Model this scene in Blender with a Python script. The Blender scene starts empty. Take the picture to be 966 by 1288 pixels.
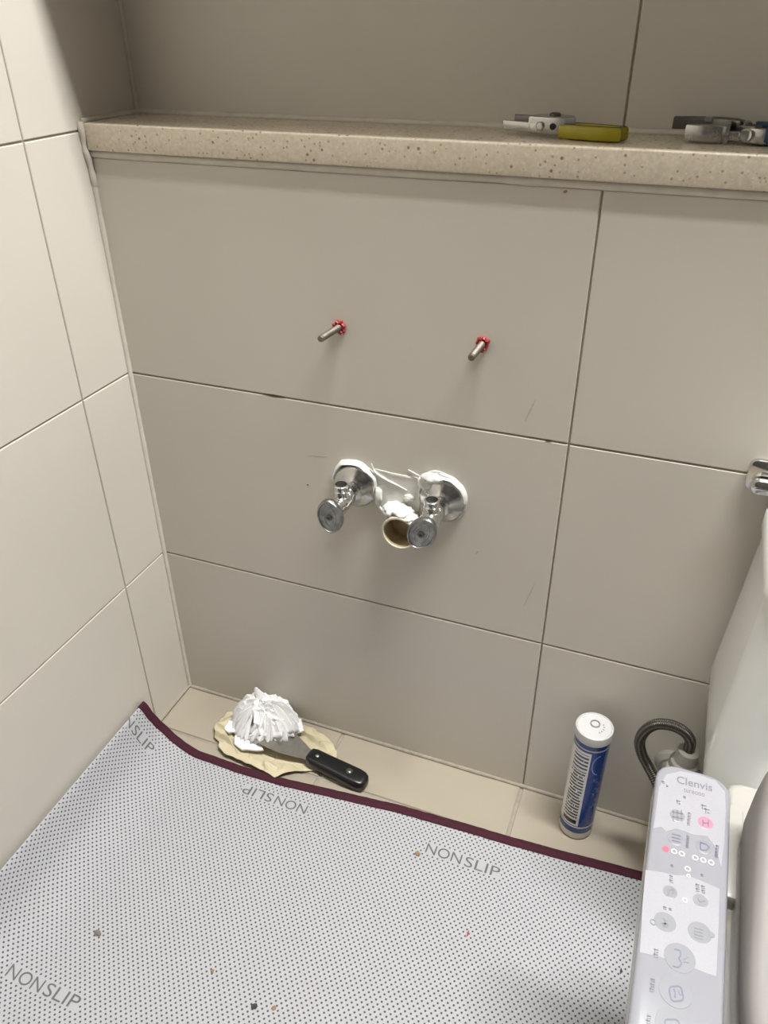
import bpy, bmesh, math, random
from mathutils import Vector, Matrix, noise
random.seed(7)
S = bpy.context.scene
COL = S.collection
PI = math.pi

# ------------------------------------------------------------------ camera
CAM = Vector((0.6942, -0.8173, 1.0088))
AX_R = Vector((0.93154216, 0.36358139, -0.0061465))
AX_U = Vector((-0.19081222, 0.50313462, 0.84287974))
AX_F = Vector((-0.3095479, 0.78400518, -0.53806688))
cd = bpy.data.cameras.new('camera')
cam = bpy.data.objects.new('camera', cd); COL.objects.link(cam)
cd.sensor_fit = 'VERTICAL'; cd.sensor_height = 36.0
cd.lens = 995.5 / 1288 * 36.0
cd.clip_start = 0.01
m = Matrix.Identity(4)
for i in range(3):
    m[i][0] = AX_R[i]; m[i][1] = AX_U[i]; m[i][2] = -AX_F[i]; m[i][3] = CAM[i]
cam.matrix_world = m
S.camera = cam

# ------------------------------------------------------------------ world, light, exposure
w = bpy.data.worlds.new('world'); S.world = w; w.use_nodes = True
w.node_tree.nodes['Background'].inputs[0].default_value = (0.9, 0.95, 1.0, 1)
w.node_tree.nodes['Background'].inputs[1].default_value = 0.02
S.view_settings.view_transform = 'Standard'
S.view_settings.look = 'None'
S.view_settings.exposure = 0.0
S.view_settings.gamma = 1.0
S.view_settings.use_curve_mapping = False
LAMP_POS = (1.02, -0.235, 2.385)
LAMP_L, LAMP_D = 0.90, 0.14
LAMP_W = 73.0
d = bpy.data.lights.new('strip_light_glow', 'AREA'); d.shape = 'RECTANGLE'; d.size = LAMP_L; d.size_y = LAMP_D
d.energy = LAMP_W; d.color = (1.0, 0.995, 0.985)
lo_ = bpy.data.objects.new('strip_light_glow', d); COL.objects.link(lo_); lo_.location = (LAMP_POS[0], LAMP_POS[1], LAMP_POS[2] - 0.016)

# ------------------------------------------------------------------ material helpers
def lin(c):
    return tuple(((v / 12.92) if v <= 0.04045 else ((v + 0.055) / 1.055) ** 2.4) for v in c)
def rgb(r, g, b):
    return lin((r / 255, g / 255, b / 255)) + (1,)

class NT:
    def __init__(s, name):
        s.m = bpy.data.materials.new(name); s.m.use_nodes = True
        s.t = s.m.node_tree; s.b = s.t.nodes['Principled BSDF']
    def n(s, typ, **kw):
        nd = s.t.nodes.new(typ)
        for k, v in kw.items():
            setattr(nd, k, v)
        return nd
    def l(s, a, b):
        s.t.links.new(a, b)
    def set(s, nd, idx, v):
        if isinstance(v, (int, float, tuple, list)): nd.inputs[idx].default_value = v
        else: s.l(v, nd.inputs[idx])
    def math(s, op, a, b=0.0, c=0.0):
        nd = s.n('ShaderNodeMath', operation=op)
        s.set(nd, 0, a); s.set(nd, 1, b); s.set(nd, 2, c)
        return nd.outputs[0]
    def mix(s, fac, a, b):
        nd = s.n('ShaderNodeMix', data_type='RGBA')
        s.set(nd, 0, fac); s.set(nd, 6, a); s.set(nd, 7, b)
        return nd.outputs[2]
    def noise(s, scale, detail=3, rough=0.5, vec=None):
        nd = s.n('ShaderNodeTexNoise'); nd.inputs['Scale'].default_value = scale
        nd.inputs['Detail'].default_value = detail; nd.inputs['Roughness'].default_value = rough
        if vec is not None: s.l(vec, nd.inputs['Vector'])
        return nd.outputs[0]
    def objco(s):
        return s.n('ShaderNodeTexCoord').outputs['Object']
    def geoco(s):
        return s.n('ShaderNodeNewGeometry').outputs['Position']
    def ramp(s, fac, stops):
        nd = s.n('ShaderNodeValToRGB'); s.l(fac, nd.inputs[0]); e = nd.color_ramp.elements
        e[0].position, e[0].color = stops[0]; e[1].position, e[1].color = stops[-1]
        for p, c in stops[1:-1]:
            x = e.new(p); x.color = c
        return nd.outputs[0]
    def bump(s, h, strength=0.2, dist=0.001):
        nd = s.n('ShaderNodeBump'); nd.inputs['Strength'].default_value = strength
        nd.inputs['Distance'].default_value = dist
        s.l(h, nd.inputs['Height']); s.l(nd.outputs[0], s.b.inputs['Normal'])

def plain(name, col, rough=0.5, metal=0.0, vary=0.06, scale=40, bump=0.0, bdist=0.0005, coat=0.0, emit=None, subs=0.0, trans=0.0, alpha=1.0):
    t = NT(name); b = t.b
    co = t.objco()
    nz = t.noise(scale, 4, 0.55, co)
    dark = tuple(c * (1 - vary) for c in col[:3]) + (1,)
    light = tuple(min(1, c * (1 + vary)) for c in col[:3]) + (1,)
    t.l(t.ramp(nz, [(0.3, dark), (0.7, light)]), b.inputs['Base Color'])
    b.inputs['Roughness'].default_value = rough; b.inputs['Metallic'].default_value = metal
    b.inputs['Coat Weight'].default_value = coat
    if bump: t.bump(t.noise(scale * 2, 5, 0.6, co), bump, bdist)
    if emit:
        b.inputs['Emission Color'].default_value = emit[0]; b.inputs['Emission Strength'].default_value = emit[1]
    if subs:
        b.inputs['Subsurface Weight'].default_value = subs; b.inputs['Subsurface Radius'].default_value = (0.004, 0.003, 0.002)
    b.inputs['Transmission Weight'].default_value = trans
    b.inputs['Alpha'].default_value = alpha
    return t.m

M = {}
def tile_mat(name, col, rough):
    t = NT(name); co = t.geoco()
    a = t.noise(3.0, 3, 0.5, co); f = t.noise(420, 2, 0.5, co)
    d = tuple(c * 0.955 for c in col[:3]) + (1,); li = tuple(min(1, c * 1.03) for c in col[:3]) + (1,)
    base = t.ramp(a, [(0.3, d), (0.7, li)])
    t.l(base, t.b.inputs['Base Color'])
    r = t.math('MULTIPLY_ADD', t.noise(8, 3, 0.5, co), 0.12, rough - 0.06); t.l(r, t.b.inputs['Roughness'])
    t.b.inputs['Specular IOR Level'].default_value = 0.35
    t.bump(f, 0.06, 0.0003)
    return t.m
M['tile'] = tile_mat('wall_tile_satin', rgb(203, 197, 186), 0.42)
M['floor_tile'] = tile_mat('floor_tile_cream', rgb(160, 151, 135), 0.5)
M['grout'] = plain('grout_beige', rgb(162, 153, 137), 0.9, vary=0.1, scale=120)
M['floor_grout'] = plain('grout_floor', rgb(152, 144, 131), 0.9, vary=0.12, scale=120)
M['sealant'] = plain('sealant_cream', rgb(200, 194, 181), 0.45, vary=0.07, scale=60, bump=0.3)
M['ceiling'] = plain('ceiling_white', rgb(205, 204, 200), 0.7, vary=0.02)

def ledge_mat():
    t = NT('engineered_stone'); co = t.geoco()
    def vor(scale, thr, soft, seedoff):
        mp = t.n('ShaderNodeMapping'); mp.inputs['Location'].default_value = (seedoff, seedoff * 2, seedoff * 3); t.l(co, mp.inputs[0])
        v = t.n('ShaderNodeTexVoronoi'); v.inputs['Scale'].default_value = scale; t.l(mp.outputs[0], v.inputs['Vector'])
        r = t.n('ShaderNodeMapRange'); r.inputs[1].default_value = thr; r.inputs[2].default_value = thr + soft
        r.inputs[3].default_value = 1; r.inputs[4].default_value = 0
        t.l(v.outputs['Distance'], r.inputs[0])
        g = t.n('ShaderNodeSeparateColor'); t.l(v.outputs['Color'], g.inputs[0])
        return r.outputs[0], g.outputs[0]
    base = t.ramp(t.noise(260, 3, 0.6, co), [(0.3, rgb(202, 190, 169)), (0.7, rgb(220, 209, 190))])
    f1, c1 = vor(190, 0.16, 0.12, 0.3)
    k1 = t.math('MULTIPLY', f1, t.math('GREATER_THAN', c1, 0.55))
    a = t.mix(t.math('MULTIPLY', k1, 0.8), base, rgb(150, 130, 108))
    f2, c2 = vor(230, 0.2, 0.1, 1.7)
    k2 = t.math('MULTIPLY', f2, t.math('GREATER_THAN', c2, 0.6))
    b = t.mix(t.math('MULTIPLY', k2, 0.45), a, rgb(232, 222, 202))
    f3, c3 = vor(105, 0.13, 0.08, 4.1)
    k3 = t.math('MULTIPLY', f3, t.math('GREATER_THAN', c3, 0.64))
    c = t.mix(t.math('MULTIPLY', k3, 0.85), b, rgb(120, 100, 84))
    t.l(c, t.b.inputs['Base Color']); t.b.inputs['Roughness'].default_value = 0.22
    return t.m
M['stone'] = ledge_mat()

def chrome_mat(name, col, rough, scratches=0.0):
    t = NT(name); co = t.objco()
    t.l(t.ramp(t.noise(90, 4, 0.6, co), [(0.3, tuple(c * (0.45 if scratches > 0.8 else 0.8) for c in col[:3]) + (1,)), (0.7, col)]), t.b.inputs['Base Color'])
    t.b.inputs['Metallic'].default_value = 1
    t.l(t.math('MULTIPLY_ADD', t.noise(120, 4, 0.6, co), 0.18, rough), t.b.inputs['Roughness'])
    if scratches: t.bump(t.noise(240, 5, 0.7, co), scratches, 0.0006)
    return t.m
M['chrome'] = chrome_mat('chrome', rgb(226, 226, 224), 0.02)
M['chrome_bumpy'] = chrome_mat('chrome_handled', rgb(206, 206, 204), 0.06, 0.35)
M['chrome_worn'] = chrome_mat('chrome_worn', rgb(176, 178, 178), 0.24, 1.0)
M['steel'] = chrome_mat('steel_blade', rgb(164, 160, 152), 0.3)
M['bolt'] = chrome_mat('bolt_galvanised', rgb(134, 128, 118), 0.5, 0.4)
M['tool_steel'] = chrome_mat('tool_steel', rgb(190, 188, 184), 0.16, 0.2)
M['tool_dark'] = chrome_mat('tool_dark_steel', rgb(120, 116, 110), 0.35, 0.3)
M['yellow'] = plain('yellow_grip', rgb(160, 148, 22), 0.3, vary=0.1, scale=60)
M['grip_edge'] = plain('grip_dark_edge', rgb(62, 58, 22), 0.5)
M['blue_grip'] = plain('blue_grip', rgb(22, 56, 92), 0.4)
M['black'] = plain('black_plastic', rgb(18, 18, 19), 0.3, vary=0.15, bump=0.05)
M['dark'] = plain('dark_void', rgb(12, 11, 10), 0.7)
M['red'] = plain('red_plastic_plug', rgb(158, 34, 42), 0.5, vary=0.2, scale=200)
M['pvc'] = plain('pvc_ivory', rgb(200, 192, 172), 0.45, vary=0.08)
M['pvc_in'] = plain('pvc_soiled', rgb(176, 160, 124), 0.7, vary=0.25, scale=60)
M['silicone'] = plain('silicone_white', rgb(218, 218, 213), 0.35, vary=0.08, scale=120, bump=0.5, bdist=0.001)
M['film'] = plain('silicone_film', rgb(214, 212, 205), 0.3, vary=0.08, scale=70, bump=0.3)
M['ceramic'] = plain('ceramic_white', rgb(224, 225, 223), 0.14, vary=0.01, coat=0.3)
M['abs'] = plain('abs_white', rgb(170, 167, 160), 0.32, vary=0.01)
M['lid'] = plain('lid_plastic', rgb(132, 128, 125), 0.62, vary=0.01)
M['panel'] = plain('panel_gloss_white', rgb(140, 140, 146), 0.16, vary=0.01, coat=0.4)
M['panel_side'] = plain('panel_side_grey', rgb(180, 180, 179), 0.4, vary=0.01)
M['btn'] = plain('button_grey', rgb(136, 137, 142), 0.25, vary=0.02)
M['btn_pink'] = plain('button_pink', rgb(182, 124, 142), 0.3, vary=0.03)
M['ink'] = plain('print_grey', rgb(118, 118, 126), 0.4, vary=0.03)
M['ink_dark'] = plain('print_violet_grey', rgb(104, 104, 124), 0.4, vary=0.03)
M['led_ring'] = plain('led_ring_white', rgb(220, 220, 222), 0.4, vary=0.0)
M['led_red'] = plain('led_red_lit', rgb(200, 70, 90), 0.4, emit=((1.0, 0.16, 0.24, 1), 0.7))
M['maroon'] = plain('maroon_binding', rgb(58, 8, 28), 0.85, vary=0.2, scale=500, bump=0.5, bdist=0.0006)
M['print'] = plain('mat_print', rgb(96, 94, 93), 0.7, vary=0.05)
M['cloth'] = plain('cream_paper', rgb(194, 184, 154), 0.75, vary=0.06, scale=30, bump=0.25, bdist=0.001)
M['tissue'] = plain('white_tissue', rgb(234, 233, 232), 0.9, vary=0.02, scale=80, bump=0.25, bdist=0.0008, subs=0.15)
M['fitting'] = plain('grey_plastic', rgb(148, 146, 138), 0.45, vary=0.06)
M['crumb_brown'] = plain('crumb_brown', rgb(150, 122, 90), 0.9, vary=0.3, scale=600)
M['crumb_grey'] = plain('crumb_grey', rgb(120, 112, 106), 0.9, vary=0.3, scale=600)
M['crumb_dark'] = plain('crumb_dark', rgb(70, 62, 58), 0.9, vary=0.3, scale=600)
M['crumb_pink'] = plain('crumb_pink', rgb(176, 84, 92), 0.9, vary=0.2, scale=600)
M['mark'] = plain('wall_mark', rgb(182, 175, 165), 0.6, vary=0.1, scale=300)
M['mark_dark'] = plain('wall_mark_dark', rgb(84, 68, 50), 0.8, vary=0.2, scale=300)
M['mirror'] = chrome_mat('mirror_glass', rgb(226, 230, 230), 0.0)
M['cabinet'] = plain('cabinet_white', rgb(222, 220, 214), 0.4, vary=0.02)
M['lamp_face'] = plain('lamp_diffuser', rgb(250, 248, 240), 0.6, emit=((1.0, 0.985, 0.955, 1), 6.0))
M['frame_white'] = plain('lamp_frame_white', rgb(235, 235, 232), 0.4)

# ------------------------------------------------------------------ mesh helpers
def link(name, me, mat, parent=None, loc=(0, 0, 0), rot=(0, 0, 0)):
    o = bpy.data.objects.new(name, me); COL.objects.link(o)
    if mat is not None and not me.materials: me.materials.append(mat)
    o.location = loc; o.rotation_euler = rot
    if parent is not None: o.parent = parent
    return o
def fin(bm, name, smooth=True, ang=35, fixn=True):
    if fixn: bmesh.ops.recalc_face_normals(bm, faces=bm.faces)
    me = bpy.data.meshes.new(name); bm.to_mesh(me); bm.free()
    if smooth:
        for p in me.polygons: p.use_smooth = True
        me.set_sharp_from_angle(angle=math.radians(ang))
    return me
def obj(name, bm, mat, parent=None, loc=(0, 0, 0), rot=(0, 0, 0), smooth=True, ang=35, fixn=True):
    return link(name, fin(bm, name, smooth, ang, fixn), mat, parent, loc, rot)
def empty(name, loc=(0, 0, 0), rot=(0, 0, 0)):
    o = bpy.data.objects.new(name, None); COL.objects.link(o); o.location = loc; o.rotation_euler = rot
    o.empty_display_size = 0.03
    return o
def tag(o, label, cat, group=None):
    o['label'] = label; o['category'] = cat
    if group: o['group'] = group
    return o
def struct(o):
    o['kind'] = 'structure'; return o
def box(bm, x0, x1, y0, y1, z0, z1, bev=0.0, seg=2):
    r = bmesh.ops.create_cube(bm, size=1.0); vs = r['verts']
    for v in vs:
        v.co = Vector((x0 + (v.co.x + .5) * (x1 - x0), y0 + (v.co.y + .5) * (y1 - y0), z0 + (v.co.z + .5) * (z1 - z0)))
    if bev > 0:
        es = list({e for v in vs for e in v.link_edges})
        bmesh.ops.bevel(bm, geom=es, offset=bev, segments=seg, profile=0.5, affect='EDGES')
    return bm
def newbox(*a, **k):
    return box(bmesh.new(), *a, **k)
def loft(bm, rings, cap=True, closed=True):
    """rings: lists of points (same count) -> skin"""
    vr = [[bm.verts.new(p) for p in r] for r in rings]
    n = len(vr[0])
    for a, b in zip(vr[:-1], vr[1:]):
        for i in range(n if closed else n - 1):
            j = (i + 1) % n
            bm.faces.new((a[i], a[j], b[j], b[i]))
    if cap:
        bm.faces.new(vr[0][::-1]); bm.faces.new(vr[-1])
    return vr
def frame_of(d):
    d = d.normalized()
    a = Vector((0, 0, 1)) if abs(d.z) < 0.9 else Vector((1, 0, 0))
    u = d.cross(a).normalized(); v = d.cross(u).normalized()
    return u, v
def lathe(bm, prof, origin=(0, 0, 0), axis=(0, 0, 1), n=32, cap=True):
    """prof: (r, h) pairs along axis"""
    o = Vector(origin); d = Vector(axis).normalized(); u, v = frame_of(d)
    rings = []
    for r, h in prof:
        rings.append([o + d * h + (u * math.cos(2 * PI * i / n) + v * math.sin(2 * PI * i / n)) * max(r, 1e-5) for i in range(n)])
    loft(bm, rings, cap)
    return bm
def tube(bm, pts, rad, n=12, cap=True):
    pts = [Vector(p) for p in pts]; rings = []; u = None
    for i, p in enumerate(pts):
        d = (pts[min(i + 1, len(pts) - 1)] - pts[max(i - 1, 0)]).normalized()
        if u is None: u, _ = frame_of(d)
        u = (u - d * u.dot(d)).normalized(); v = d.cross(u)
        r = rad[i] if isinstance(rad, (list, tuple)) else rad
        rings.append([p + (u * math.cos(2 * PI * k / n) + v * math.sin(2 * PI * k / n)) * r for k in range(n)])
    loft(bm, rings, cap)
    return bm
def smooth_path(pts, steps=8):
    pts = [Vector(p) for p in pts]; out = []
    P = [pts[0] * 2 - pts[1]] + pts + [pts[-1] * 2 - pts[-2]]
    for i in range(1, len(P) - 2):
        a, b, c, d = P[i - 1], P[i], P[i + 1], P[i + 2]
        for k in range(steps):
            t = k / steps
            out.append(0.5 * ((2 * b) + (c - a) * t + (2 * a - 5 * b + 4 * c - d) * t * t + (3 * b - a - 3 * c + d) * t ** 3))
    out.append(pts[-1]); return out
def rrect(x0, x1, y0, y1, r, z, n=6):
    """rounded rectangle; r may be 4 radii: (x0y0, x1y0, x1y1, x0y1)"""
    if not isinstance(r, (tuple, list)): r = (r,) * 4
    out = []
    for (cx, cy, a0, rr) in ((x0 + r[0], y0 + r[0], PI, r[0]), (x1 - r[1], y0 + r[1], 1.5 * PI, r[1]), (x1 - r[2], y1 - r[2], 0, r[2]), (x0 + r[3], y1 - r[3], PI / 2, r[3])):
        for k in range(n + 1):
            a = a0 + PI / 2 * k / n
            out.append(Vector((cx + rr * math.cos(a), cy + rr * math.sin(a), z)))
    return out
def prism(bm, pts, h0, h1, bev=0.0):
    """pts: (x,y) outline extruded h0..h1 along z, edge bevelled by insetting"""
    c = Vector((sum(p[0] for p in pts) / len(pts), sum(p[1] for p in pts) / len(pts)))
    def ring(z, ins):
        out = []
        n = len(pts)
        for i in range(n):
            p = Vector(pts[i][:2]); a = Vector(pts[i - 1][:2]); b = Vector(pts[(i + 1) % n][:2])
            t = (b - a).normalized(); nn = Vector((-t.y, t.x))
            if nn.dot(c - p) < 0: nn = -nn
            q = p + nn * ins
            out.append(Vector((q.x, q.y, z)))
        return out
    if bev > 0:
        rs = [ring(h0, bev), ring(h0 + bev * .3, bev * .3), ring(h0 + bev, 0), ring(h1 - bev, 0), ring(h1 - bev * .3, bev * .3), ring(h1, bev)]
    else:
        rs = [ring(h0, 0), ring(h1, 0)]
    loft(bm, rs)
    return bm
_meshcache = {}
def text_mesh(body, width, height, thin=0.0):
    cu = bpy.data.curves.new('print_text', 'FONT'); cu.body = body; cu.align_x = 'LEFT'
    cu.resolution_u = 4; cu.offset = thin
    o = bpy.data.objects.new('print_text', cu); COL.objects.link(o)
    dg = bpy.context.evaluated_depsgraph_get(); dg.update()
    me = bpy.data.meshes.new_from_object(o.evaluated_get(dg))
    bpy.data.objects.remove(o); bpy.data.curves.remove(cu)
    xs = [v.co.x for v in me.vertices]; ys = [v.co.y for v in me.vertices]
    sx = width / (max(xs) - min(xs)); sy = height / (max(ys) - min(ys)); x0, y0 = min(xs), min(ys)
    for v in me.vertices:
        v.co = Vector(((v.co.x - x0) * sx, (v.co.y - y0) * sy, 0))
    return me

# ------------------------------------------------------------------ room shell
H0 = 0.290; ROW = 0.300; J = 0.0022; TW = 0.597
XR, YF, ZC = 1.50, -1.90, 2.40
YU = 0.104           # upper back wall plane
HL = 0.862           # top of tiled lower wall
LT, LB = 0.8985, 0.869   # ledge top / bottom

def tile_mesh(wd, ht, dp=0.002):
    k = (round(wd, 4), round(ht, 4))
    if k not in _meshcache:
        bm = bmesh.new()
        i = 0.0009
        a = [(0, 0), (wd, 0), (wd, ht), (0, ht)]
        b = [(i, i), (wd - i, i), (wd - i, ht - i), (i, ht - i)]
        loft(bm, [[Vector((x, y, -dp)) for x, y in a], [Vector((x, y, -i)) for x, y in a], [Vector((x, y, 0)) for x, y in b]])
        _meshcache[k] = fin(bm, 'tile', False)
    return _meshcache[k]

# frames: local (x right, y up, z out of wall)
def tiles(parent, mat, xs, ys, place, rnd=None):
    for i in range(len(xs) - 1):
        for j in range(len(ys) - 1):
            me = tile_mesh(xs[i + 1] - xs[i] - J, ys[j + 1] - ys[j] - J)
            o = link('tile', me, mat, parent)
            o.matrix_local = place(xs[i] + J / 2, ys[j] + J / 2)

def back_place(yp):
    return lambda x, z: Matrix(((1, 0, 0, x), (0, 0, -1, yp), (0, 1, 0, z), (0, 0, 0, 1)))
wb = struct(obj('wall_back', newbox(-0.05, XR, 0.002, YU + 0.05, 0, HL + 0.006), M['grout'], smooth=False))
tiles(wb, M['tile'], [0, TW, 2 * TW, XR], [0, H0, H0 + ROW, HL], back_place(0.0))
wu = struct(obj('wall_upper', newbox(-0.05, XR, YU + 0.002, YU + 0.05, HL + 0.0062, ZC), M['grout'], smooth=False))
tiles(wu, M['tile'], [0, TW, 2 * TW, XR], [LT, 1.19, 1.49, 1.79, 2.09, ZC], back_place(YU))
# left wall: face x = 0, local x runs along -y
def left_place(y, z):
    return Matrix(((0, 0, 1, 0.0), (-1, 0, 0, -y), (0, 1, 0, z), (0, 0, 0, 1)))
wl = struct(obj('wall_left', newbox(-0.05, -0.002, YF, YU + 0.05, 0, ZC), M['grout'], smooth=False))
tiles(wl, M['tile'], [0, 0.097, 0.097 + TW, 0.097 + 2 * TW, 0.097 + 3 * TW], [0, H0, H0 + ROW], left_place)
tiles(wl, M['tile'], [-YU, 0.097, 0.097 + TW, 0.097 + 2 * TW, 0.097 + 3 * TW], [H0 + ROW, H0 + 2 * ROW, H0 + 3 * ROW, H0 + 4 * ROW, 1.79, 2.09, ZC], left_place)
struct(obj('wall_right', newbox(XR, XR + 0.05, YF, YU + 0.05, 0, ZC), plain('partition_grey', rgb(84, 82, 80), 0.5), smooth=False))
struct(obj('wall_front', newbox(-0.05, XR + 0.05, YF - 0.05, YF, 0, ZC), plain('door_side_wall', rgb(70, 66, 62), 0.6), smooth=False))
struct(obj('ceiling', newbox(-0.05, XR + 0.05, YF - 0.05, YU + 0.05, ZC, ZC + 0.05), M['ceiling'], smooth=False))
fl = struct(obj('floor', newbox(-0.05, XR + 0.05, YF - 0.05, YU + 0.05, -0.06, -0.002), M['floor_grout'], smooth=False))
def floor_place(x, y):
    return Matrix.Translation((x, y, 0))
J = 0.005
tiles(fl, M['floor_tile'], [0, 0.298, 0.596, 0.894, 1.192, XR], [-1.9, -1.598, -1.298, -0.998, -0.698, -0.398, -0.098, 0.0], floor_place)

# sealant beads
def bead(name, pts, rad, wob=0.0, mat=None):
    q = smooth_path(pts, 10) if len(pts) > 2 else [Vector(pts[0]).lerp(Vector(pts[1]), i / 40) for i in range(41)]
    rr = [rad * (1 + wob * noise.noise(Vector((p.x * 60, p.y * 60, p.z * 60)))) for p in q]
    return struct(obj(name, tube(bmesh.new(), q, rr, 8), mat or M['sealant'], ang=80))
bead('trim_1', [(0.0005, -0.0005, 0.0), (0.0005, -0.0005, HL)], 0.0042, 0.25)
bead('trim_2', [(0.0, -0.0005, 0.001), (XR, -0.0005, 0.0005)], 0.0036, 0.4, M['floor_grout'])
bead('trim_3', [(0.0, 0.0, 0.001), (0.0, -0.6, 0.001)], 0.0026, 0.4, M['floor_grout'])
bead('trim_4', [(0.0005, YU - 0.0005, LT), (0.0005, YU - 0.0005, ZC)], 0.0035, 0.2)
bead('trim_5', [(0.0, YU - 0.001, LT + 0.001), (XR, YU - 0.001, LT + 0.001)], 0.0040, 0.2)
bead('trim_6', [(0.001, YU, LT + 0.001), (0.001, -0.004, LT + 0.001)], 0.0038, 0.3)
bead('trim_7', [(0.002, 0.0015, HL + 0.003), (XR, 0.0015, HL + 0.003)], 0.0045, 0.25)
bead('trim_8', [(0.0015, -0.006, LT + 0.001), (0.003, -0.007, 0.885), (0.001, -0.006, 0.872), (0.0025, -0.004, 0.858), (0.0015, -0.001, 0.83)], 0.0042, 0.5)
# wall marks (children of the back wall)
def wall_mark(x, z, dx, dz, wd, mat):
    bm = bmesh.new(); a = Vector((x, z)); b = Vector((x + dx, z + dz)); t = (b - a).normalized(); nn = Vector((-t.y, t.x))
    n = 6; rings = []
    for i in range(n + 1):
        f = i / n; hw = wd * math.sin(PI * (0.08 + 0.84 * f)) * (0.8 + 0.4 * random.random()) / 2
        p = a.lerp(b, f); q0 = p + nn * hw; q1 = p - nn * hw
        rings.append([Vector((q0.x, -0.0002, q0.y)), Vector((q1.x, -0.0002, q1.y)), Vector((q1.x, 0.0, q1.y)), Vector((q0.x, 0.0, q0.y))])
    loft(bm, rings)
    obj('stain', bm, mat, wb, smooth=False)
wall_mark(0.2600, 0.4661, 0.0026, 0.0003, 0.0028, M['mark_dark'])
wall_mark(0.264, 0.512, 0.030, 0.004, 0.0012, M['mark'])
wall_mark(0.205, 0.5902, 0.032, 0.0, 0.0028, M['mark_dark'])
wall_mark(0.570, 0.5900, 0.008, 0.0, 0.0030, M['mark_dark'])
wall_mark(0.567, 0.345, 0.012, 0.045, 0.0016, M['mark'])
wall_mark(0.545, 0.61, 0.010, 0.03, 0.0022, M['mark'])
wall_mark(0.498, 0.412, 0.004, 0.006, 0.003, M['mark'])
wall_mark(0.560, 0.857, 0.004, 0.001, 0.003, M['crumb_brown'])

# ledge
lg = tag(obj('stone_ledge', newbox(0.0045, XR, -0.0055, YU, LB, LT, bev=0.0022, seg=3), M['stone']),
         'beige speckled engineered stone ledge running along top of tiled half wall', 'ledge')

# mirror cabinet above the ledge (only its shade reaches the picture)
mc = tag(empty('mirror_cabinet', (0, 0, 1.22)), 'white mirrored wall cabinet hanging above the stone ledge', 'cabinet')
obj('body', newbox(0.006, 1.2, -0.040, YU - 0.001, 0, 0.75, bev=0.002), M['cabinet'], mc)
for i in range(3):
    obj('door', newbox(0.008 + i * 0.397, 0.401 + i * 0.397, -0.0625, -0.0405, 0, 0.75, bev=0.0015), M['mirror'], mc)
# ceiling light
t = tag(empty('ceiling_light', (LAMP_POS[0], LAMP_POS[1], ZC)), 'long flat white strip light on the ceiling before mirror cabinet', 'light')
obj('housing', newbox(-LAMP_L / 2 - 0.02, LAMP_L / 2 + 0.02, -LAMP_D / 2 - 0.02, LAMP_D / 2 + 0.02, -0.022, -0.0005, bev=0.004), M['frame_white'], t)
obj('diffuser', newbox(-LAMP_L / 2, LAMP_L / 2, -LAMP_D / 2, LAMP_D / 2, -0.028, -0.0221, bev=0.002), M['lamp_face'], t)

# ------------------------------------------------------------------ toilet with bidet seat
TC = 0.995   # toilet centre line x
tl = tag(empty('toilet', (TC, -0.2, 0)), 'white ceramic toilet with low tank standing against tiled wall', 'toilet')
def T(p): return Vector((p[0] - TC, p[1] + 0.2, p[2]))
bm = bmesh.new()
rings = []
for z, xl in ((0.10, 0.85), (0.17, 0.830), (0.25, 0.8155), (0.315, 0.8035), (0.335, 0.8025), (0.36, 0.8035), (0.45, 0.8090), (0.54, 0.8140)):
    rings.append([T(p) for p in rrect(xl, 2 * TC - xl, -0.205 + 0.11 * max(0, z - 0.16), -0.014, (0.030, 0.030, 0.008, 0.008), z, 8)])
loft(bm, rings); obj('tank', bm, M['ceramic'], tl, ang=50)
bm = bmesh.new()
loft(bm, [[T(p) for p in rrect(0.8130 - e, 2 * TC - 0.8130 + e, -0.166 - e, -0.013, (0.032, 0.032, 0.008, 0.008), z, 8)] for z, e in ((0.5405, 0.0), (0.5425, 0.003), (0.562, 0.003), (0.569, -0.002), (0.571, -0.012))])
tkl = obj('tank_lid', bm, M['ceramic'], tl, ang=50)
obj('flush_button', lathe(bmesh.new(), [(0.024, 0), (0.024, 0.004), (0.020, 0.006), (0.0, 0.006)], T((TC, -0.10, 0.571))), M['chrome'], tkl)
def egg(z, hw, y0, y1, n=40, e=0.45):
    """outline: flat-ish at back (y0) and elliptical in front (y1)"""
    out = []; yc = y0 - hw * 0.9
    for i in range(n):
        a = 2 * PI * i / n; c, s_ = math.cos(a), math.sin(a)
        if s_ >= 0:
            x = hw * math.copysign(abs(c) ** e, c); y = yc + (y0 - yc) * abs(s_) ** e
        else:
            x = hw * c; y = yc + (yc - y1) * s_
        out.append(T((TC + x, y, z)))
    return out
bm = bmesh.new()
loft(bm, [egg(0.0, 0.115, -0.252, -0.60), egg(0.03, 0.112, -0.252, -0.60), egg(0.15, 0.118, -0.252, -0.61), egg(0.26, 0.145, -0.252, -0.66), egg(0.34, 0.172, -0.252, -0.71), egg(0.372, 0.178, -0.252, -0.72), egg(0.384, 0.174, -0.255, -0.715)])
obj('bowl', bm, M['ceramic'], tl, ang=60)
bm = bmesh.new(); box(bm, 0.88 - TC, 2 * TC - 0.88 - TC, -0.12, 0.18, 0.0, 0.10, 0.02, 3); box(bm, 0.85 - TC, 2 * TC - 0.85 - TC, -0.10, 0.02, 0.09, 0.33, 0.02, 3)
obj('foot', bm, M['ceramic'], tl)

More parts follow.
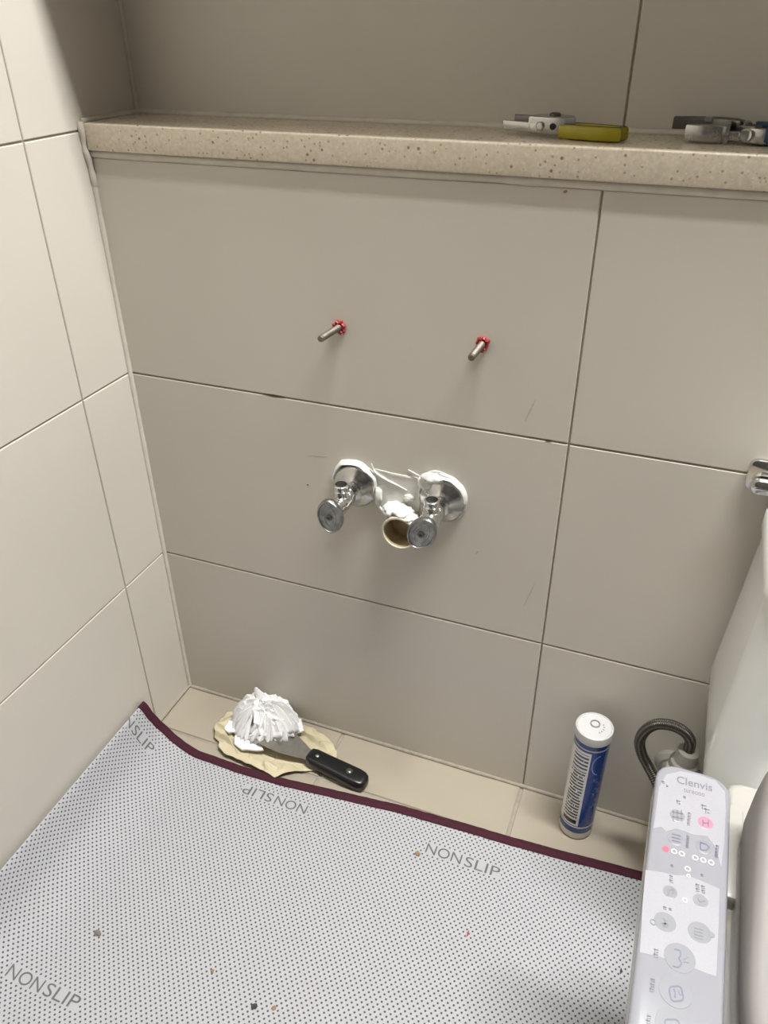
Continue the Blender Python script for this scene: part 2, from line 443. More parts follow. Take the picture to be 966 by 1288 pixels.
bd = tag(empty('bidet_seat', (TC, -0.2, 0.384)), 'white electronic bidet seat with closed lid and button arm on toilet bowl', 'bidet seat')
def B(p): return Vector((p[0] - TC, p[1] + 0.2, p[2] - 0.384))
def eggB(z, ins=0.0, y0=-0.295, hw=0.176):
    return [p + Vector((0, 0, -0.384)) for p in egg(z, hw - ins, y0 - ins, -0.725 + ins, 64, 0.2)]
bm = bmesh.new()
loft(bm, [[B(p) for p in rrect(0.8115 + e, 2 * TC - 0.8115 - e, -0.36, -0.246 - e, 0.012, z)] for z, e in ((0.3845, 0.002), (0.388, 0.0), (0.394, 0.0), (0.399, 0.003), (0.400, 0.006))])
obj('main_unit', bm, M['abs'], bd, ang=40)
bm = bmesh.new(); loft(bm, [eggB(0.3845, 0.004), eggB(0.388, 0.001), eggB(0.412, 0.0), eggB(0.416, 0.003)])
obj('seat', bm, M['abs'], bd, ang=40)
# lid: rises into a hump at its rear
bm = bmesh.new()
def lid_ring(ins, frac):
    out = []
    for p in egg(0.0, 0.176 - ins, -0.296 - ins * 0.8, -0.727 + ins, 96, 0.12):
        yw = p.y - 0.2
        tt = max(0.0, min(1.0, (yw + 0.40) / 0.107)); tt = tt * tt * (3 - 2 * tt)
        top = 0.446 + 0.056 * tt
        out.append(Vector((p.x, p.y, 0.4165 + (top - 0.4165) * frac - 0.384)))
    return out
loft(bm, [lid_ring(0.003, 0.0), lid_ring(0.0, 0.12), lid_ring(0.0005, 0.55), lid_ring(0.002, 0.82), lid_ring(0.005, 0.95), lid_ring(0.010, 1.0), lid_ring(0.05, 1.03), lid_ring(0.12, 1.05)])
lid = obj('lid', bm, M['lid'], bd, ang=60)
# side bumper groove strip between seat and lid
# control arm
PZ = 0.425
arm = obj('arm_base', newbox(-0.188, -0.17, -0.175, -0.080, 0.004, 0.022, bev=0.004), M['abs'], bd)
def arm_outline(ins, z):
    xl0, xl1 = 0.7470 + ins, 0.7490 + ins
    y0, y1 = -0.2715 - ins, -0.575 + ins
    xr0, xr1 = 0.8105 - ins, 0.8090 - ins
    # rounded quad
    q = [(xl0, y0), (xl1, y1), (xr1, y1), (xr0, y0)]; rr = [0.020, 0.012, 0.012, 0.022]
    out = []
    for i in range(4):
        p = Vector(q[i]); a = Vector(q[i - 1]); b = Vector(q[(i + 1) % 4]); r = max(0.002, rr[i] - ins)
        da = (a - p).normalized(); db = (b - p).normalized()
        for k in range(9):
            t = k / 8; p0 = p + da * r; p2 = p + db * r
            s = (1 - t) ** 2 * p0 + 2 * t * (1 - t) * p + t * t * p2
            out.append(B((s.x, s.y, z)))
    return out
bm = bmesh.new()
loft(bm, [arm_outline(0.004, PZ - 0.036), arm_outline(0.001, PZ - 0.033), arm_outline(0.0004, PZ - 0.008)])
arm_o = obj('control_arm', bm, M['panel_side'], bd, ang=40)
bm = bmesh.new()
loft(bm, [arm_outline(0.0, PZ - 0.0079), arm_outline(0.0, PZ - 0.0030), arm_outline(0.0008, PZ - 0.0012), arm_outline(0.0022, PZ - 0.0003), arm_outline(0.0040, PZ)])
face = obj('control_panel', bm, M['panel'], bd, ang=40)
# pixel -> panel-top coordinates (measured once, kept as positions on the panel)
def PP(px, py):
    d = AX_R * ((px - 483) / 995.5) + AX_U * ((644 - py) / 995.5) + AX_F
    t = (PZ - CAM.z) / d.z; p = CAM + d * t
    return Vector((p.x, p.y))
def disc(px, py, r, mat, name='button', h=0.00025, ring=0.0, z0=0.0, nm=28, stretch=1.0):
    c = PP(px, py); bm = bmesh.new()
    o = B((c.x, c.y, PZ + z0))
    if ring: lathe(bm, [(r - ring, 0), (r - ring, h), (r, h), (r, 0)], o, n=nm, cap=False)
    else: lathe(bm, [(r, 0.0), (r, h * .6), (r - 0.0003, h)], o, n=nm)
    return obj(name, bm, mat, face, smooth=False)
def stroke(pix, wd, mat, name='icon', z=0.0005, closed=False):
    pts = [PP(*q) for q in pix]
    q = [Vector((p.x, p.y, 0)) for p in pts]
    if closed: q.append(q[0])
    if len(q) > 2 and not closed: q = smooth_path(q, 5)
    bm = bmesh.new(); rings = []
    for i, p in enumerate(q):
        d = (q[min(i + 1, len(q) - 1)] - q[max(i - 1, 0)]).normalized(); nn = Vector((-d.y, d.x, 0))
        rings.append([B(tuple(p + nn * s * wd / 2)[:2] + (PZ + zz,)) for s, zz in ((1, z - 0.0002), (1, z), (-1, z), (-1, z - 0.0002))])
    loft(bm, rings)
    return obj(name, bm, mat, face, smooth=False)
def panel_text(body, pa, pb, height, mat, thin=0.0):
    a, b = PP(*pa), PP(*pb); me = text_mesh(body, (b - a).length, height, thin); ang = math.atan2((b - a).y, (b - a).x)
    me.transform(Matrix.Translation(B((a.x, a.y, PZ + 0.0003))) @ Matrix.Rotation(ang, 4, 'Z'))
    o = link('lettering', me, mat, face); return o
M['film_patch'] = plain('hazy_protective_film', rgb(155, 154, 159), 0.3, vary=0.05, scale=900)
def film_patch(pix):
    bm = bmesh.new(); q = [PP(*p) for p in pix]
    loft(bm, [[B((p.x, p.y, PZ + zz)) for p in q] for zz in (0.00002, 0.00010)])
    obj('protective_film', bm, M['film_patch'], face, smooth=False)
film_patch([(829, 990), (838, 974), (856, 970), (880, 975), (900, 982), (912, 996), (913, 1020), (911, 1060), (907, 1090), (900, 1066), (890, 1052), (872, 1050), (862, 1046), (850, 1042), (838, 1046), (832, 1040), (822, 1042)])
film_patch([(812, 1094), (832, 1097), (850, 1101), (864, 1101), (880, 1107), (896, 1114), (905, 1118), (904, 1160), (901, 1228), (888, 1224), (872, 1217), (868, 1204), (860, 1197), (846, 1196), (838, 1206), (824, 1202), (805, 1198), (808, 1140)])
panel_text('Clenvis', (851, 985), (896, 996), 0.0085, M['ink'], 0.012)
panel_text('tureooo', (860, 996), (886.5, 1002.5), 0.0042, M['ink'])
for (px, py, r, mt) in ((852, 1026, .0062, 'btn'), (887.5, 1035, .0062, 'btn_pink'), (850, 1054.5, .0066, 'btn'), (885.5, 1065, .0066, 'btn'),
                        (843, 1122, .0054, 'btn'), (881, 1133, .0056, 'btn'), (836.5, 1160, .0080, 'btn'), (880, 1173, .0084, 'btn'),
                        (855, 1205, .0110, 'btn'), (850, 1247, .0116, 'btn'), (846, 1290, .0116, 'btn')):
    disc(px, py, r, M[mt])
disc(837.5, 1068, 0.0026, M['led_red'], 'led_lamp', 0.0005)
for (px, py) in ((848, 1071), (857.5, 1074), (874.5, 1079), (884.5, 1082), (894.5, 1085), (865, 1093)):
    disc(px, py, 0.0024, M['led_ring'], 'led_ring', 0.0003, ring=0.0008, nm=20)
disc(866, 1102, 0.0016, M['led_ring'], 'led_ring', 0.0005, ring=0.0006, nm=16)
disc(861.5, 1132.5, 0.0021, M['led_ring'], 'led_ring', 0.0005, ring=0.0008, nm=16)
disc(895, 1176, 0.0022, M['btn'], 'indicator', 0.0005)
disc(821.5, 1160, 0.0024, M['btn'], 'indicator', 0.0005, ring=0.0008)
# icons
for dx in (-5, 0, 5):
    stroke([(852 + dx, 1019), (852 + dx, 1033)], 0.0008, M['ink'])
for dy in (-4, 2):
    stroke([(845, 1025 + dy), (859, 1028 + dy)], 0.0008, M['ink'])
stroke([(884, 1031), (884, 1039)], 0.001, M['ink']); stroke([(891, 1032), (891, 1040)], 0.001, M['ink']); stroke([(884, 1035), (891, 1036)], 0.001, M['ink'])
for dy in (-4, 0, 4):
    stroke([(845, 1053 + dy), (856, 1056 + dy)], 0.0009, M['ink_dark'])
stroke([(881, 1060), (881, 1069), (888, 1070), (892, 1066), (888, 1062)], 0.0011, M['ink_dark'], closed=True)
stroke([(840, 1127), (842, 1120), (847, 1119), (846, 1124)], 0.0010, M['ink'])
stroke([(878, 1130), (880, 1134), (886, 1133)], 0.0009, M['ink'])
stroke([(834, 1155), (838, 1160), (834, 1165), (840, 1166)], 0.0012, M['ink']); stroke([(831, 1161), (840, 1163)], 0.0010, M['ink'])
for dy in (-6, -2, 2, 6):
    stroke([(873, 1173 + dy), (884, 1176 + dy)], 0.0008, M['ink'])
stroke([(848, 1194), (855, 1196), (856, 1202), (854, 1206), (857, 1212), (853, 1217), (846, 1215)], 0.0010, M['ink_dark'])
stroke([(859, 1210), (866, 1211)], 0.0007, M['ink']); stroke([(860, 1207), (866, 1204)], 0.0007, M['ink'])
def loop(c, sx, sy):
    pts = []
    for i in range(20):
        a = 2 * PI * i / 20; e = 1 + 0.10 * math.cos(4 * a + 0.9) * -1
        x = sx * e * math.cos(a); y = sy * e * math.sin(a)
        pts.append((c[0] + x, c[1] + y + 0.18 * x))
    return pts
stroke(loop((850.5, 1250), 8.8, 10), 0.0011, M['ink_dark'], closed=True)
stroke([(847, 1244), (849, 1249), (849, 1255)], 0.0009, M['ink_dark']); stroke([(853, 1246), (855, 1251), (857, 1252)], 0.0007, M['ink'])
stroke(loop((846, 1290), 10, 8), 0.0011, M['ink_dark'], closed=True)
# tiny illegible captions: short stroke clusters
def caption(px, py, n, dx, dy, size=2.6, mat='ink'):
    for i in range(n):
        cx, cy = px + dx * i, py + dy * i
        stroke([(cx - size, cy - size * .6), (cx + size, cy - size * .2)], 0.0007, M[mat], 'caption')
        stroke([(cx - size * .4, cy - size), (cx - size * .5, cy + size * .9)], 0.0006, M[mat], 'caption')
        stroke([(cx + size * .1, cy + size * .7), (cx + size, cy + size * .9)], 0.0007, M[mat], 'caption')
caption(867, 1024, 4, -0.4, 4.2, 2.0); caption(865, 1053, 4, -0.3, 4.0, 1.8); caption(902, 1065, 4, -0.4, 4.0, 2.0, 'ink_dark')
caption(844, 1103, 2, 0, 5.5, 2.3); caption(877, 1114, 2, 0.3, 5.5, 2.4); caption(884, 1116, 2, 0.3, 5.5, 2.4)
caption(885, 1015, 2, 4, 5, 3.4); caption(853, 1009, 1, 0, 0, 2.8); caption(861, 1003, 1, 0, 0, 1.5)
caption(836, 1142, 1, 0, 0, 2.2); caption(843, 1144, 1, 0, 0, 1.8)
caption(825, 1196, 2, -0.4, 6, 3.0); caption(821, 1233, 3, -0.8, 6, 2.8); caption(816, 1279, 2, -0.8, 6, 2.8)
caption(834, 984, 1, 0, 0, 1.8); caption(839, 989, 1, 0, 0, 1.0); caption(845, 1089, 1, 0, 0, 1.6); caption(883, 1101, 1, 0, 0, 1.8)

# ------------------------------------------------------------------ braided hose and wall tap
hz = tag(empty('water_valve', (0.800, 0, 0.185)), 'grey plastic water valve on wall beside white tank', 'valve')
obj('wall_disc', lathe(bmesh.new(), [(0.022, 0.0), (0.021, 0.006), (0.016, 0.011), (0.013, 0.011)], (-0.010, 0, -0.046), (0, -1, 0)), M['fitting'], hz)
obj('spout', lathe(bmesh.new(), [(0.012, 0.0), (0.012, 0.040), (0.0145, 0.042), (0.0145, 0.064), (0.012, 0.066)], (-0.010, -0.008, -0.046), (0.10, -1, 0)), M['fitting'], hz)
bm = bmesh.new(); lathe(bm, [(0.011, -0.046), (0.011, 0.010), (0.0175, 0.012), (0.0185, 0.020), (0.0175, 0.027), (0.0140, 0.029), (0.0130, 0.047), (0.0095, 0.048)], (-0.0035, -0.062, 0.0), (0.05, 0, 1), n=24)
obj('collar_nut', bm, M['fitting'], hz)
bm = bmesh.new(); box(bm, -0.024, 0.020, -0.076, -0.060, 0.008, 0.020, 0.004, 2)
obj('lever', bm, M['fitting'], hz)
def hose_mat():
    t = NT('braided_hose')
    uv = t.n('ShaderNodeTexCoord').outputs['UV']; sp = t.n('ShaderNodeSeparateXYZ'); t.l(uv, sp.inputs[0])
    u, v = sp.outputs[0], sp.outputs[1]
    a = t.math('SINE', t.math('MULTIPLY_ADD', v, 900.0, t.math('MULTIPLY', u, 6.2832 * 4)))
    b = t.math('SINE', t.math('MULTIPLY_ADD', v, 900.0, t.math('MULTIPLY', u, -6.2832 * 4)))
    h = t.math('MULTIPLY', a, b)
    t.l(t.ramp(h, [(0.0, rgb(64, 60, 54)), (1.0, rgb(140, 136, 128))]), t.b.inputs['Base Color'])
    t.b.inputs['Metallic'].default_value = 0.75; t.b.inputs['Roughness'].default_value = 0.42
    t.bump(h, 0.6, 0.0008)
    return t.m
hp = smooth_path([(0.7985, -0.062, 0.232), (0.797, -0.062, 0.249), (0.788, -0.061, 0.260), (0.772, -0.060, 0.264), (0.755, -0.060, 0.259), (0.744, -0.060, 0.243), (0.741, -0.060, 0.223), (0.747, -0.061, 0.203), (0.758, -0.063, 0.186), (0.774, -0.078, 0.172), (0.789, -0.097, 0.150), (0.794, -0.107, 0.10), (0.80, -0.12, 0.012)], 8)
bm = bmesh.new(); uvl = bm.loops.layers.uv.new('uv'); n = 14
tube(bm, hp, 0.0068, n)
bm.verts.ensure_lookup_table(); bm.verts.index_update()
for f in bm.faces:
    if len(f.verts) == 4:
        us = [lp.vert.index % n for lp in f.loops]; wrap = max(us) - min(us) > n / 2
        for lp in f.loops:
            k = lp.vert.index % n; i = lp.vert.index // n
            lp[uvl].uv = ((k + (n if wrap and k == 0 else 0)) / n, i * 0.0042)
tag(obj('braided_hose', bm, hose_mat(), loc=(0, 0, 0), ang=80), 'dark braided metal hose looping up over grey wall valve', 'hose')

# ------------------------------------------------------------------ chrome holder on wall
ch = tag(empty('wall_holder', (0.822, 0, 0.592)), 'shiny chrome holder on back wall at right edge above tank', 'holder')
def xz(pts):  # outline in xz -> rotated prism out of wall (-y)
    return [(p[0], p[1]) for p in pts]
def wall_plate(x0, x1, z0, z1, r, y0, y1, bev):
    bm = bmesh.new(); pts = [(p.x, p.y) for p in rrect(x0, x1, z0, z1, r, 0, 6)]
    prism(bm, pts, y0, y1, bev)
    bmesh.ops.transform(bm, matrix=Matrix(((1, 0, 0, 0), (0, 0, -1, 0), (0, 1, 0, 0), (0, 0, 0, 1))), verts=bm.verts)
    return bm
obj('plate', wall_plate(-0.0375, 0.045, -0.0175, 0.0185, 0.009, 0, 0.007, 0.002), M['chrome'], ch)
obj('bar', wall_plate(-0.033, 0.040, -0.0165, 0.0020, 0.009, 0.007, 0.020, 0.006), M['chrome'], ch)

# ------------------------------------------------------------------ wall bolts
def bolt(x, z, label, tilt, seed):
    t = tag(empty('wall_bolt', (x, 0, z)), label, 'bolt', 'bolts left in the wall')
    d = Vector(tilt).normalized(); bm = bmesh.new(); prof = [(0.0030, 0.0)]
    h = 0.002; k = 0
    while h < 0.044:
        prof.append((0.0040 if k % 2 else 0.0035, h)); h += 0.0006; k += 1
    prof += [(0.0040, 0.0445), (0.0034, 0.0465), (0.0012, 0.0468)]
    lathe(bm, prof, (0, 0, 0), d, n=16); obj('thread', bm, M['bolt'], t, ang=60)
    rnd = random.Random(seed); bm = bmesh.new(); n = 22; u, v = Vector((1, 0, 0)), Vector((0, 0, 1)); rs = []
    pr = [0.0062 + 0.0032 * rnd.random() * (1 if i % 3 else 0.2) for i in range(n)]
    for hh, f in ((0.0, 1.0), (0.0020, 1.08), (0.0036, 0.84), (0.0030, 0.60)):
        rs.append([(u * math.cos(2 * PI * i / n) + v * math.sin(2 * PI * i / n)) * pr[i] * f + Vector((0, -hh - (0.0016 * rnd.random() if 0 < hh else 0), 0)) for i in range(n)])
    loft(bm, rs); obj('red_plug', bm, M['red'], t, ang=30)
bolt(0.3180, 0.6935, 'threaded wall bolt in crumpled red plug nearer to left corner', (-0.09, -1, 0.0), 3)
bolt(0.4900, 0.6955, 'threaded wall bolt in red plug nearer to vertical tile joint', (0.0, -1, 0.0), 11)

# ------------------------------------------------------------------ angle valves, drain stub, silicone
def valve(x, z, label, knob_rot, seed):
    t = tag(empty('angle_valve', (x, 0, z)), label, 'valve', 'chrome angle valves')
    o = (0, 0, 0); ax = (0, -1, 0)
    obj('flange', lathe(bmesh.new(), [(0.0305, 0.0), (0.0310, 0.002), (0.0300, 0.005), (0.0265, 0.0085), (0.019, 0.0115), (0.0155, 0.0165), (0.0130, 0.0185), (0.0105, 0.019)], o, ax, 40), M['chrome_bumpy'], t, ang=60)
    b = obj('valve_body', lathe(bmesh.new(), [(0.0095, 0.017), (0.0100, 0.026), (0.0120, 0.029), (0.0125, 0.033), (0.0125, 0.056), (0.0110, 0.059), (0.0100, 0.062), (0.0100, 0.068), (0.0072, 0.071), (0.0060, 0.078)], o, ax, 28), M['chrome'], t, ang=50)
    bm = bmesh.new()
    lathe(bm, [(0.0110, -0.004), (0.0110, 0.010), (0.0100, 0.0105), (0.0100, 0.0125), (0.0088, 0.013), (0.0088, 0.0150), (0.0098, 0.0155), (0.0098, 0.0180), (0.0092, 0.0185), (0.0098, 0.0195), (0.0098, 0.0255), (0.0086, 0.0264), (0.0074, 0.0264), (0.0070, 0.0205)], (0, -0.046, 0), (0, 0, 1), 24, cap=False)
    ou = obj('outlet', bm, M['chrome'], t, ang=40)
    obj('bore', lathe(bmesh.new(), [(0.0070, 0.020), (0.0069, 0.0206)], (0, -0.046, 0), (0, 0, 1), 20), M['dark'], ou)
    # oval handle
    bm = bmesh.new(); n = 40
    def ov(ins, h):
        out = []
        for i in range(n):
            a = 2 * PI * i / n; rx, rz = 0.0172 - ins, 0.0238 - ins
            k = 1 - 0.03 * abs(math.sin(2 * a)) ** 1.5
            px, pz = rx * k * math.cos(a), rz * k * math.sin(a)
            c, s = math.cos(knob_rot), math.sin(knob_rot)
            out.append(Vector((px * c - pz * s, -h, px * s + pz * c)))
        return out
    loft(bm, [ov(0.006, 0.0755), ov(0.0012, 0.0765), ov(0, 0.0785), ov(0, 0.0830), ov(0.0010, 0.0848), ov(0.0025, 0.0852), ov(0.0034, 0.0838), ov(0.0075, 0.0840), ov(0.0082, 0.0848), ov(0.0105, 0.0848), ov(0.0112, 0.0842)])
    kn = obj('handle', bm, M['chrome_worn'], t, ang=40)
    bm = bmesh.new(); lathe(bm, [(0.0042, 0.0842), (0.0042, 0.0858), (0.0034, 0.0862), (0.0018, 0.0862), (0.0016, 0.0850)], o, ax, 20, cap=True)
    obj('screw', bm, M['tool_dark'], kn)
    # sealant skirt round the flange, part of the fitting as left on the wall
    rnd = random.Random(seed); bm = bmesh.new(); n = 48; rs = []
    rad = []
    for i in range(n):
        a = 2 * PI * i / n
        rad.append(0.0306 + 0.0058 * max(0, math.sin(a - 0.1)) ** 0.7 + 0.0024 * noise.noise(Vector((math.cos(a) * 3, math.sin(a) * 3, seed))) + 0.0008 * noise.noise(Vector((math.cos(a) * 9, math.sin(a) * 9, seed))))
    for hh, f, add in ((0.0, 1.0, 0.0008), (0.0025, 1.0, 0.0), (0.0048, 0.965, 0.0), (0.0056, 0.915, 0.0), (0.0035, 0.86, 0)):
        rs.append([Vector((math.cos(2 * PI * i / n) * (rad[i] * f + add), -hh * (1 + 0.5 * max(0, math.sin(2 * PI * i / n))), math.sin(2 * PI * i / n) * (rad[i] * f + add))) for i in range(n)])
    loft(bm, rs, cap=False)
    obj('sealant_ring', bm, M['silicone'], t, ang=60)
valve(0.3325, 0.4815, 'chrome angle valve with oval handle nearer to left corner', 0.05, 1)
valve(0.4515, 0.4850, 'chrome angle valve with oval handle partly covering the drain pipe', -0.45, 2)

dp = tag(empty('drain_pipe', (0.4035, 0, 0.4400)), 'open ivory plastic drain pipe stub between the two chrome valves', 'pipe')
bm = bmesh.new(); lathe(bm, [(0.0240, 0.0), (0.0240, 0.030), (0.0236, 0.0308), (0.0215, 0.0308), (0.0211, 0.030), (0.0210, 0.004)], (0, 0, 0), (0, -1, 0), 40, cap=False)
obj('pipe_wall', bm, M['pvc'], dp, ang=40)
obj('pipe_end', lathe(bmesh.new(), [(0.0211, 0.002), (0.0211, 0.004)], (0, 0, 0), (0, -1, 0), 32), M['pvc_in'], dp)
bm = bmesh.new(); lathe(bm, [(0.02095, 0.004), (0.02095, 0.0285), (0.0205, 0.0285), (0.0205, 0.004)], (0, 0, 0), (0, -1, 0), 36, cap=False)
obj('pipe_lining', bm, M['pvc_in'], dp)

sm = tag(empty('silicone_smear', (0.395, 0, 0.47)), 'leftover white silicone smeared on wall between chrome valves and drain pipe', 'sealant')
def blob_sheet(outline, thick, mat, name, amp, nf=60, y0=0.0):
    """irregular thin sheet on the wall"""
    c = Vector((sum(p[0] for p in outline) / len(outline), sum(p[1] for p in outline) / len(outline)))
    pts = [Vector((p[0], p[1])) for p in outline]; dense = []
    for i in range(len(pts)):
        a, b = pts[i], pts[(i + 1) % len(pts)]
        for k in range(6):
            q = a.lerp(b, k / 6); nz = noise.noise(Vector((q.x * 150, q.y * 150, 3)))
            dense.append(q + (q - c).normalized() * nz * amp)
    bm = bmesh.new(); rs = []
    for f, h in ((1.0, 0.0), (0.985, 0.7), (0.95, 1.0), (0.88, 0.75), (0.7, 0.7), (0.5, 0.8), (0.25, 0.8), (0.06, 0.9)):
        r = []
        for q in dense:
            p = c + (q - c) * f
            hh = h * thick * (1 + 0.45 * noise.noise(Vector((p.x * nf, p.y * nf, 8)))) if h else 0
            r.append(Vector((p.x - 0.395, -y0 - hh, p.y - 0.47)))
        rs.append(r)
    loft(bm, rs); return obj(name, bm, mat, sm, ang=70)
blob_sheet([(0.358, 0.511), (0.385, 0.5095), (0.410, 0.510), (0.428, 0.509), (0.424, 0.488), (0.421, 0.465), (0.4175, 0.452), (0.395, 0.452), (0.374, 0.446), (0.366, 0.458), (0.360, 0.462), (0.3640, 0.488)], 0.0018, M['film'], 'film', 0.0012)
# thick white ridge strand, and gobs around the pipe
def strand(pts, r, name='ridge'):
    q = smooth_path(pts, 8); bm = bmesh.new(); n_ = len(q)
    tube(bm, [p - Vector((0.395, 0, 0.47)) for p in q], [r * (0.35 + 0.65 * math.sin(PI * min(1, 0.12 + 0.86 * i / n_))) * (1 + 0.3 * noise.noise(q[i] * 300)) for i in range(n_)], 8)
    obj(name, bm, M['silicone'], sm, ang=80)
strand([(0.3560, -0.003, 0.5190), (0.3605, -0.003, 0.5080), (0.374, -0.0025, 0.5000), (0.389, -0.002, 0.4945), (0.404, -0.002, 0.4890)], 0.0016)
strand([(0.3590, -0.002, 0.4640), (0.3660, -0.003, 0.4570), (0.3745, -0.004, 0.4480), (0.3795, -0.004, 0.4430)], 0.0018)
strand([(0.361, -0.001, 0.5112), (0.385, -0.001, 0.5092), (0.412, -0.001, 0.5095)], 0.0008)
strand([(0.405, -0.001, 0.5190), (0.414, -0.002, 0.5160), (0.424, -0.003, 0.5130)], 0.0010)
strand([(0.426, -0.004, 0.5165), (0.436, -0.005, 0.5245), (0.448, -0.005, 0.5265), (0.462, -0.005, 0.5225)], 0.0012)
def gob(c, rad, name, seed, fl=1.0):
    bm = bmesh.new(); bmesh.ops.create_icosphere(bm, subdivisions=3, radius=1)
    for v in bm.verts:
        d = v.co.normalized(); k = 1 + 0.35 * noise.noise(d * 1.8 + Vector((seed, 0, 0))) + 0.15 * noise.noise(d * 5 + Vector((seed, 2, 0)))
        v.co = Vector((d.x * rad[0] * k + c[0] - 0.395, d.y * rad[1] * k + c[1], d.z * rad[2] * k + c[2] - 0.47))
        v.co.y = min(v.co.y, -0.0004)
    obj(name, bm, M['silicone'], sm, ang=70)
gob((0.388, -0.012, 0.4635), (0.0125, 0.016, 0.0080), 'gob', 1)
gob((0.402, -0.016, 0.4665), (0.0140, 0.013, 0.0060), 'gob', 5)
gob((0.416, -0.020, 0.4610), (0.0090, 0.010, 0.0055), 'gob', 9)
gob((0.424, -0.022, 0.4520), (0.0060, 0.009, 0.0050), 'gob', 12)
gob((0.407, -0.004, 0.4800), (0.0075, 0.004, 0.0045), 'gob', 15)
gob((0.3655, -0.004, 0.4740), (0.0055, 0.005, 0.0120), 'gob', 21)
gob((0.4290, -0.006, 0.5075), (0.0100, 0.007, 0.0090), 'gob', 25)
gob((0.4400, -0.008, 0.5185), (0.0150, 0.008, 0.0060), 'gob', 29)

# ------------------------------------------------------------------ sealant cartridge
cx, cy = 0.684, -0.0415
ct = tag(empty('sealant_cartridge', (cx, cy, 0.0005)), 'blue and white sealant cartridge standing upright on cream floor tiles', 'cartridge')
obj('tube', lathe(bmesh.new(), [(0.0205, 0.0), (0.0222, 0.001), (0.0232, 0.003), (0.0232, 0.194)], n=48), plain('cartridge_plastic', rgb(216, 214, 208), 0.35, vary=0.02), ct)
def label_mat():
    t = NT('cartridge_label')
    uv = t.n('ShaderNodeTexCoord').outputs['UV']; sp = t.n('ShaderNodeSeparateXYZ'); t.l(uv, sp.inputs[0])
    u, v = sp.outputs[0], sp.outputs[1]          # u: 0..1 round (0 = towards +x), v: 0..1 up
    def band(x, a, b):
        return t.math('MULTIPLY', t.math('GREATER_THAN', x, a), t.math('LESS_THAN', x, b))
    blue = t.ramp(t.noise(30, 3, 0.5, uv), [(0.3, rgb(8, 46, 112)), (0.7, rgb(16, 62, 136))])
    white = rgb(214, 212, 210)
    ink = rgb(34, 32, 36)
    # text rows: rows across v, broken up along u
    def rows(rows_n, thr, sc):
        w_ = t.math('FRACT', t.math('MULTIPLY', v, rows_n))
        r = band(w_, 0.22, 0.72)
        cb = t.n('ShaderNodeCombineXYZ'); t.l(t.math('MULTIPLY', u, sc), cb.inputs[0]); t.l(t.math('FLOOR', t.math('MULTIPLY', v, rows_n)), cb.inputs[1])
        nz = t.noise(1.0, 2, 0.6, cb.outputs[0])
        return t.math('MULTIPLY', r, t.math('GREATER_THAN', nz, thr))
    PA, PB = 0.50, 0.775
    panel = t.math('MULTIPLY', band(u, PA, PB), band(v, 0.085, 0.925))
    col = t.mix(panel, blue, white)
    tx = t.math('MULTIPLY', band(u, PA + 0.105, PB - 0.022), band(v, 0.17, 0.70))
    col = t.mix(t.math('MULTIPLY', tx, rows(30, 0.42, 22)), col, ink)
    tx2 = t.math('MULTIPLY', band(u, PA + 0.105, PB - 0.015), band(v, 0.74, 0.90))
    col = t.mix(t.math('MULTIPLY', tx2, rows(26, 0.36, 34)), col, rgb(34, 54, 92))
    rule = t.math('MULTIPLY', band(u, PA + 0.105, PB - 0.015), band(v, 0.706, 0.716))
    col = t.mix(rule, col, ink)
    blk = t.math('MULTIPLY', band(u, PA + 0.105, PB - 0.022), band(v, 0.105, 0.15))
    col = t.mix(blk, col, rgb(40, 32, 32))
    # narrow light lines top and bottom
    col = t.mix(band(v, 0.062, 0.075), col, white)
    col = t.mix(band(v, 0.945, 0.958), col, rgb(176, 178, 190))
    # pale upright wordmark suggestion on the blue side
    a = t.n('ShaderNodeCombineXYZ'); t.l(t.math('MULTIPLY', t.math('SUBTRACT', u, 0.86), 1.0), a.inputs[0]); t.l(t.math('MULTIPLY', t.math('SUBTRACT', v, 0.80), 0.62), a.inputs[1])
    ln = t.n('ShaderNodeVectorMath', operation='LENGTH'); t.l(a.outputs[0], ln.inputs[0])
    col = t.mix(t.math('MULTIPLY', band(ln.outputs['Value'], 0.058, 0.066), t.math('LESS_THAN', u, 0.86)), col, rgb(120, 142, 196))
    nzv = t.noise(26, 2, 0.5, uv)
    col = t.mix(t.math('MULTIPLY', t.math('MULTIPLY', band(u, 0.835, 0.93), band(v, 0.30, 0.66)), t.math('MULTIPLY', t.math('GREATER_THAN', nzv, 0.58), 0.5)), col, rgb(120, 150, 190))
    t.l(col, t.b.inputs['Base Color']); t.b.inputs['Roughness'].default_value = 0.22
    t.b.inputs['Coat Weight'].default_value = 0.3
    return t.m
bm = bmesh.new(); uvl = bm.loops.layers.uv.new('uv'); n = 64; z0, z1, rl = 0.015, 0.1935, 0.0235
lo = [bm.verts.new((rl * math.cos(2 * PI * i / n), rl * math.sin(2 * PI * i / n), z0)) for i in range(n)]
hi = [bm.verts.new((rl * math.cos(2 * PI * i / n), rl * math.sin(2 * PI * i / n), z1)) for i in range(n)]
for i in range(n):
    j = (i + 1) % n; f = bm.faces.new((lo[i], lo[j], hi[j], hi[i]))
    for lp, q in zip(f.loops, ((i / n, 0), ((i + 1) / n, 0), ((i + 1) / n, 1), (i / n, 1))): lp[uvl].uv = q
obj('label_wrap', bm, label_mat(), ct, ang=60)
cap = obj('end_cap', lathe(bmesh.new(), [(0.0236, 0.194), (0.0247, 0.195), (0.0249, 0.206), (0.0244, 0.2085), (0.0225, 0.2095), (0.0215, 0.2085), (0.001, 0.2085)], n=48), plain('cap_white', rgb(188, 187, 185), 0.45, vary=0.01), ct, ang=40)
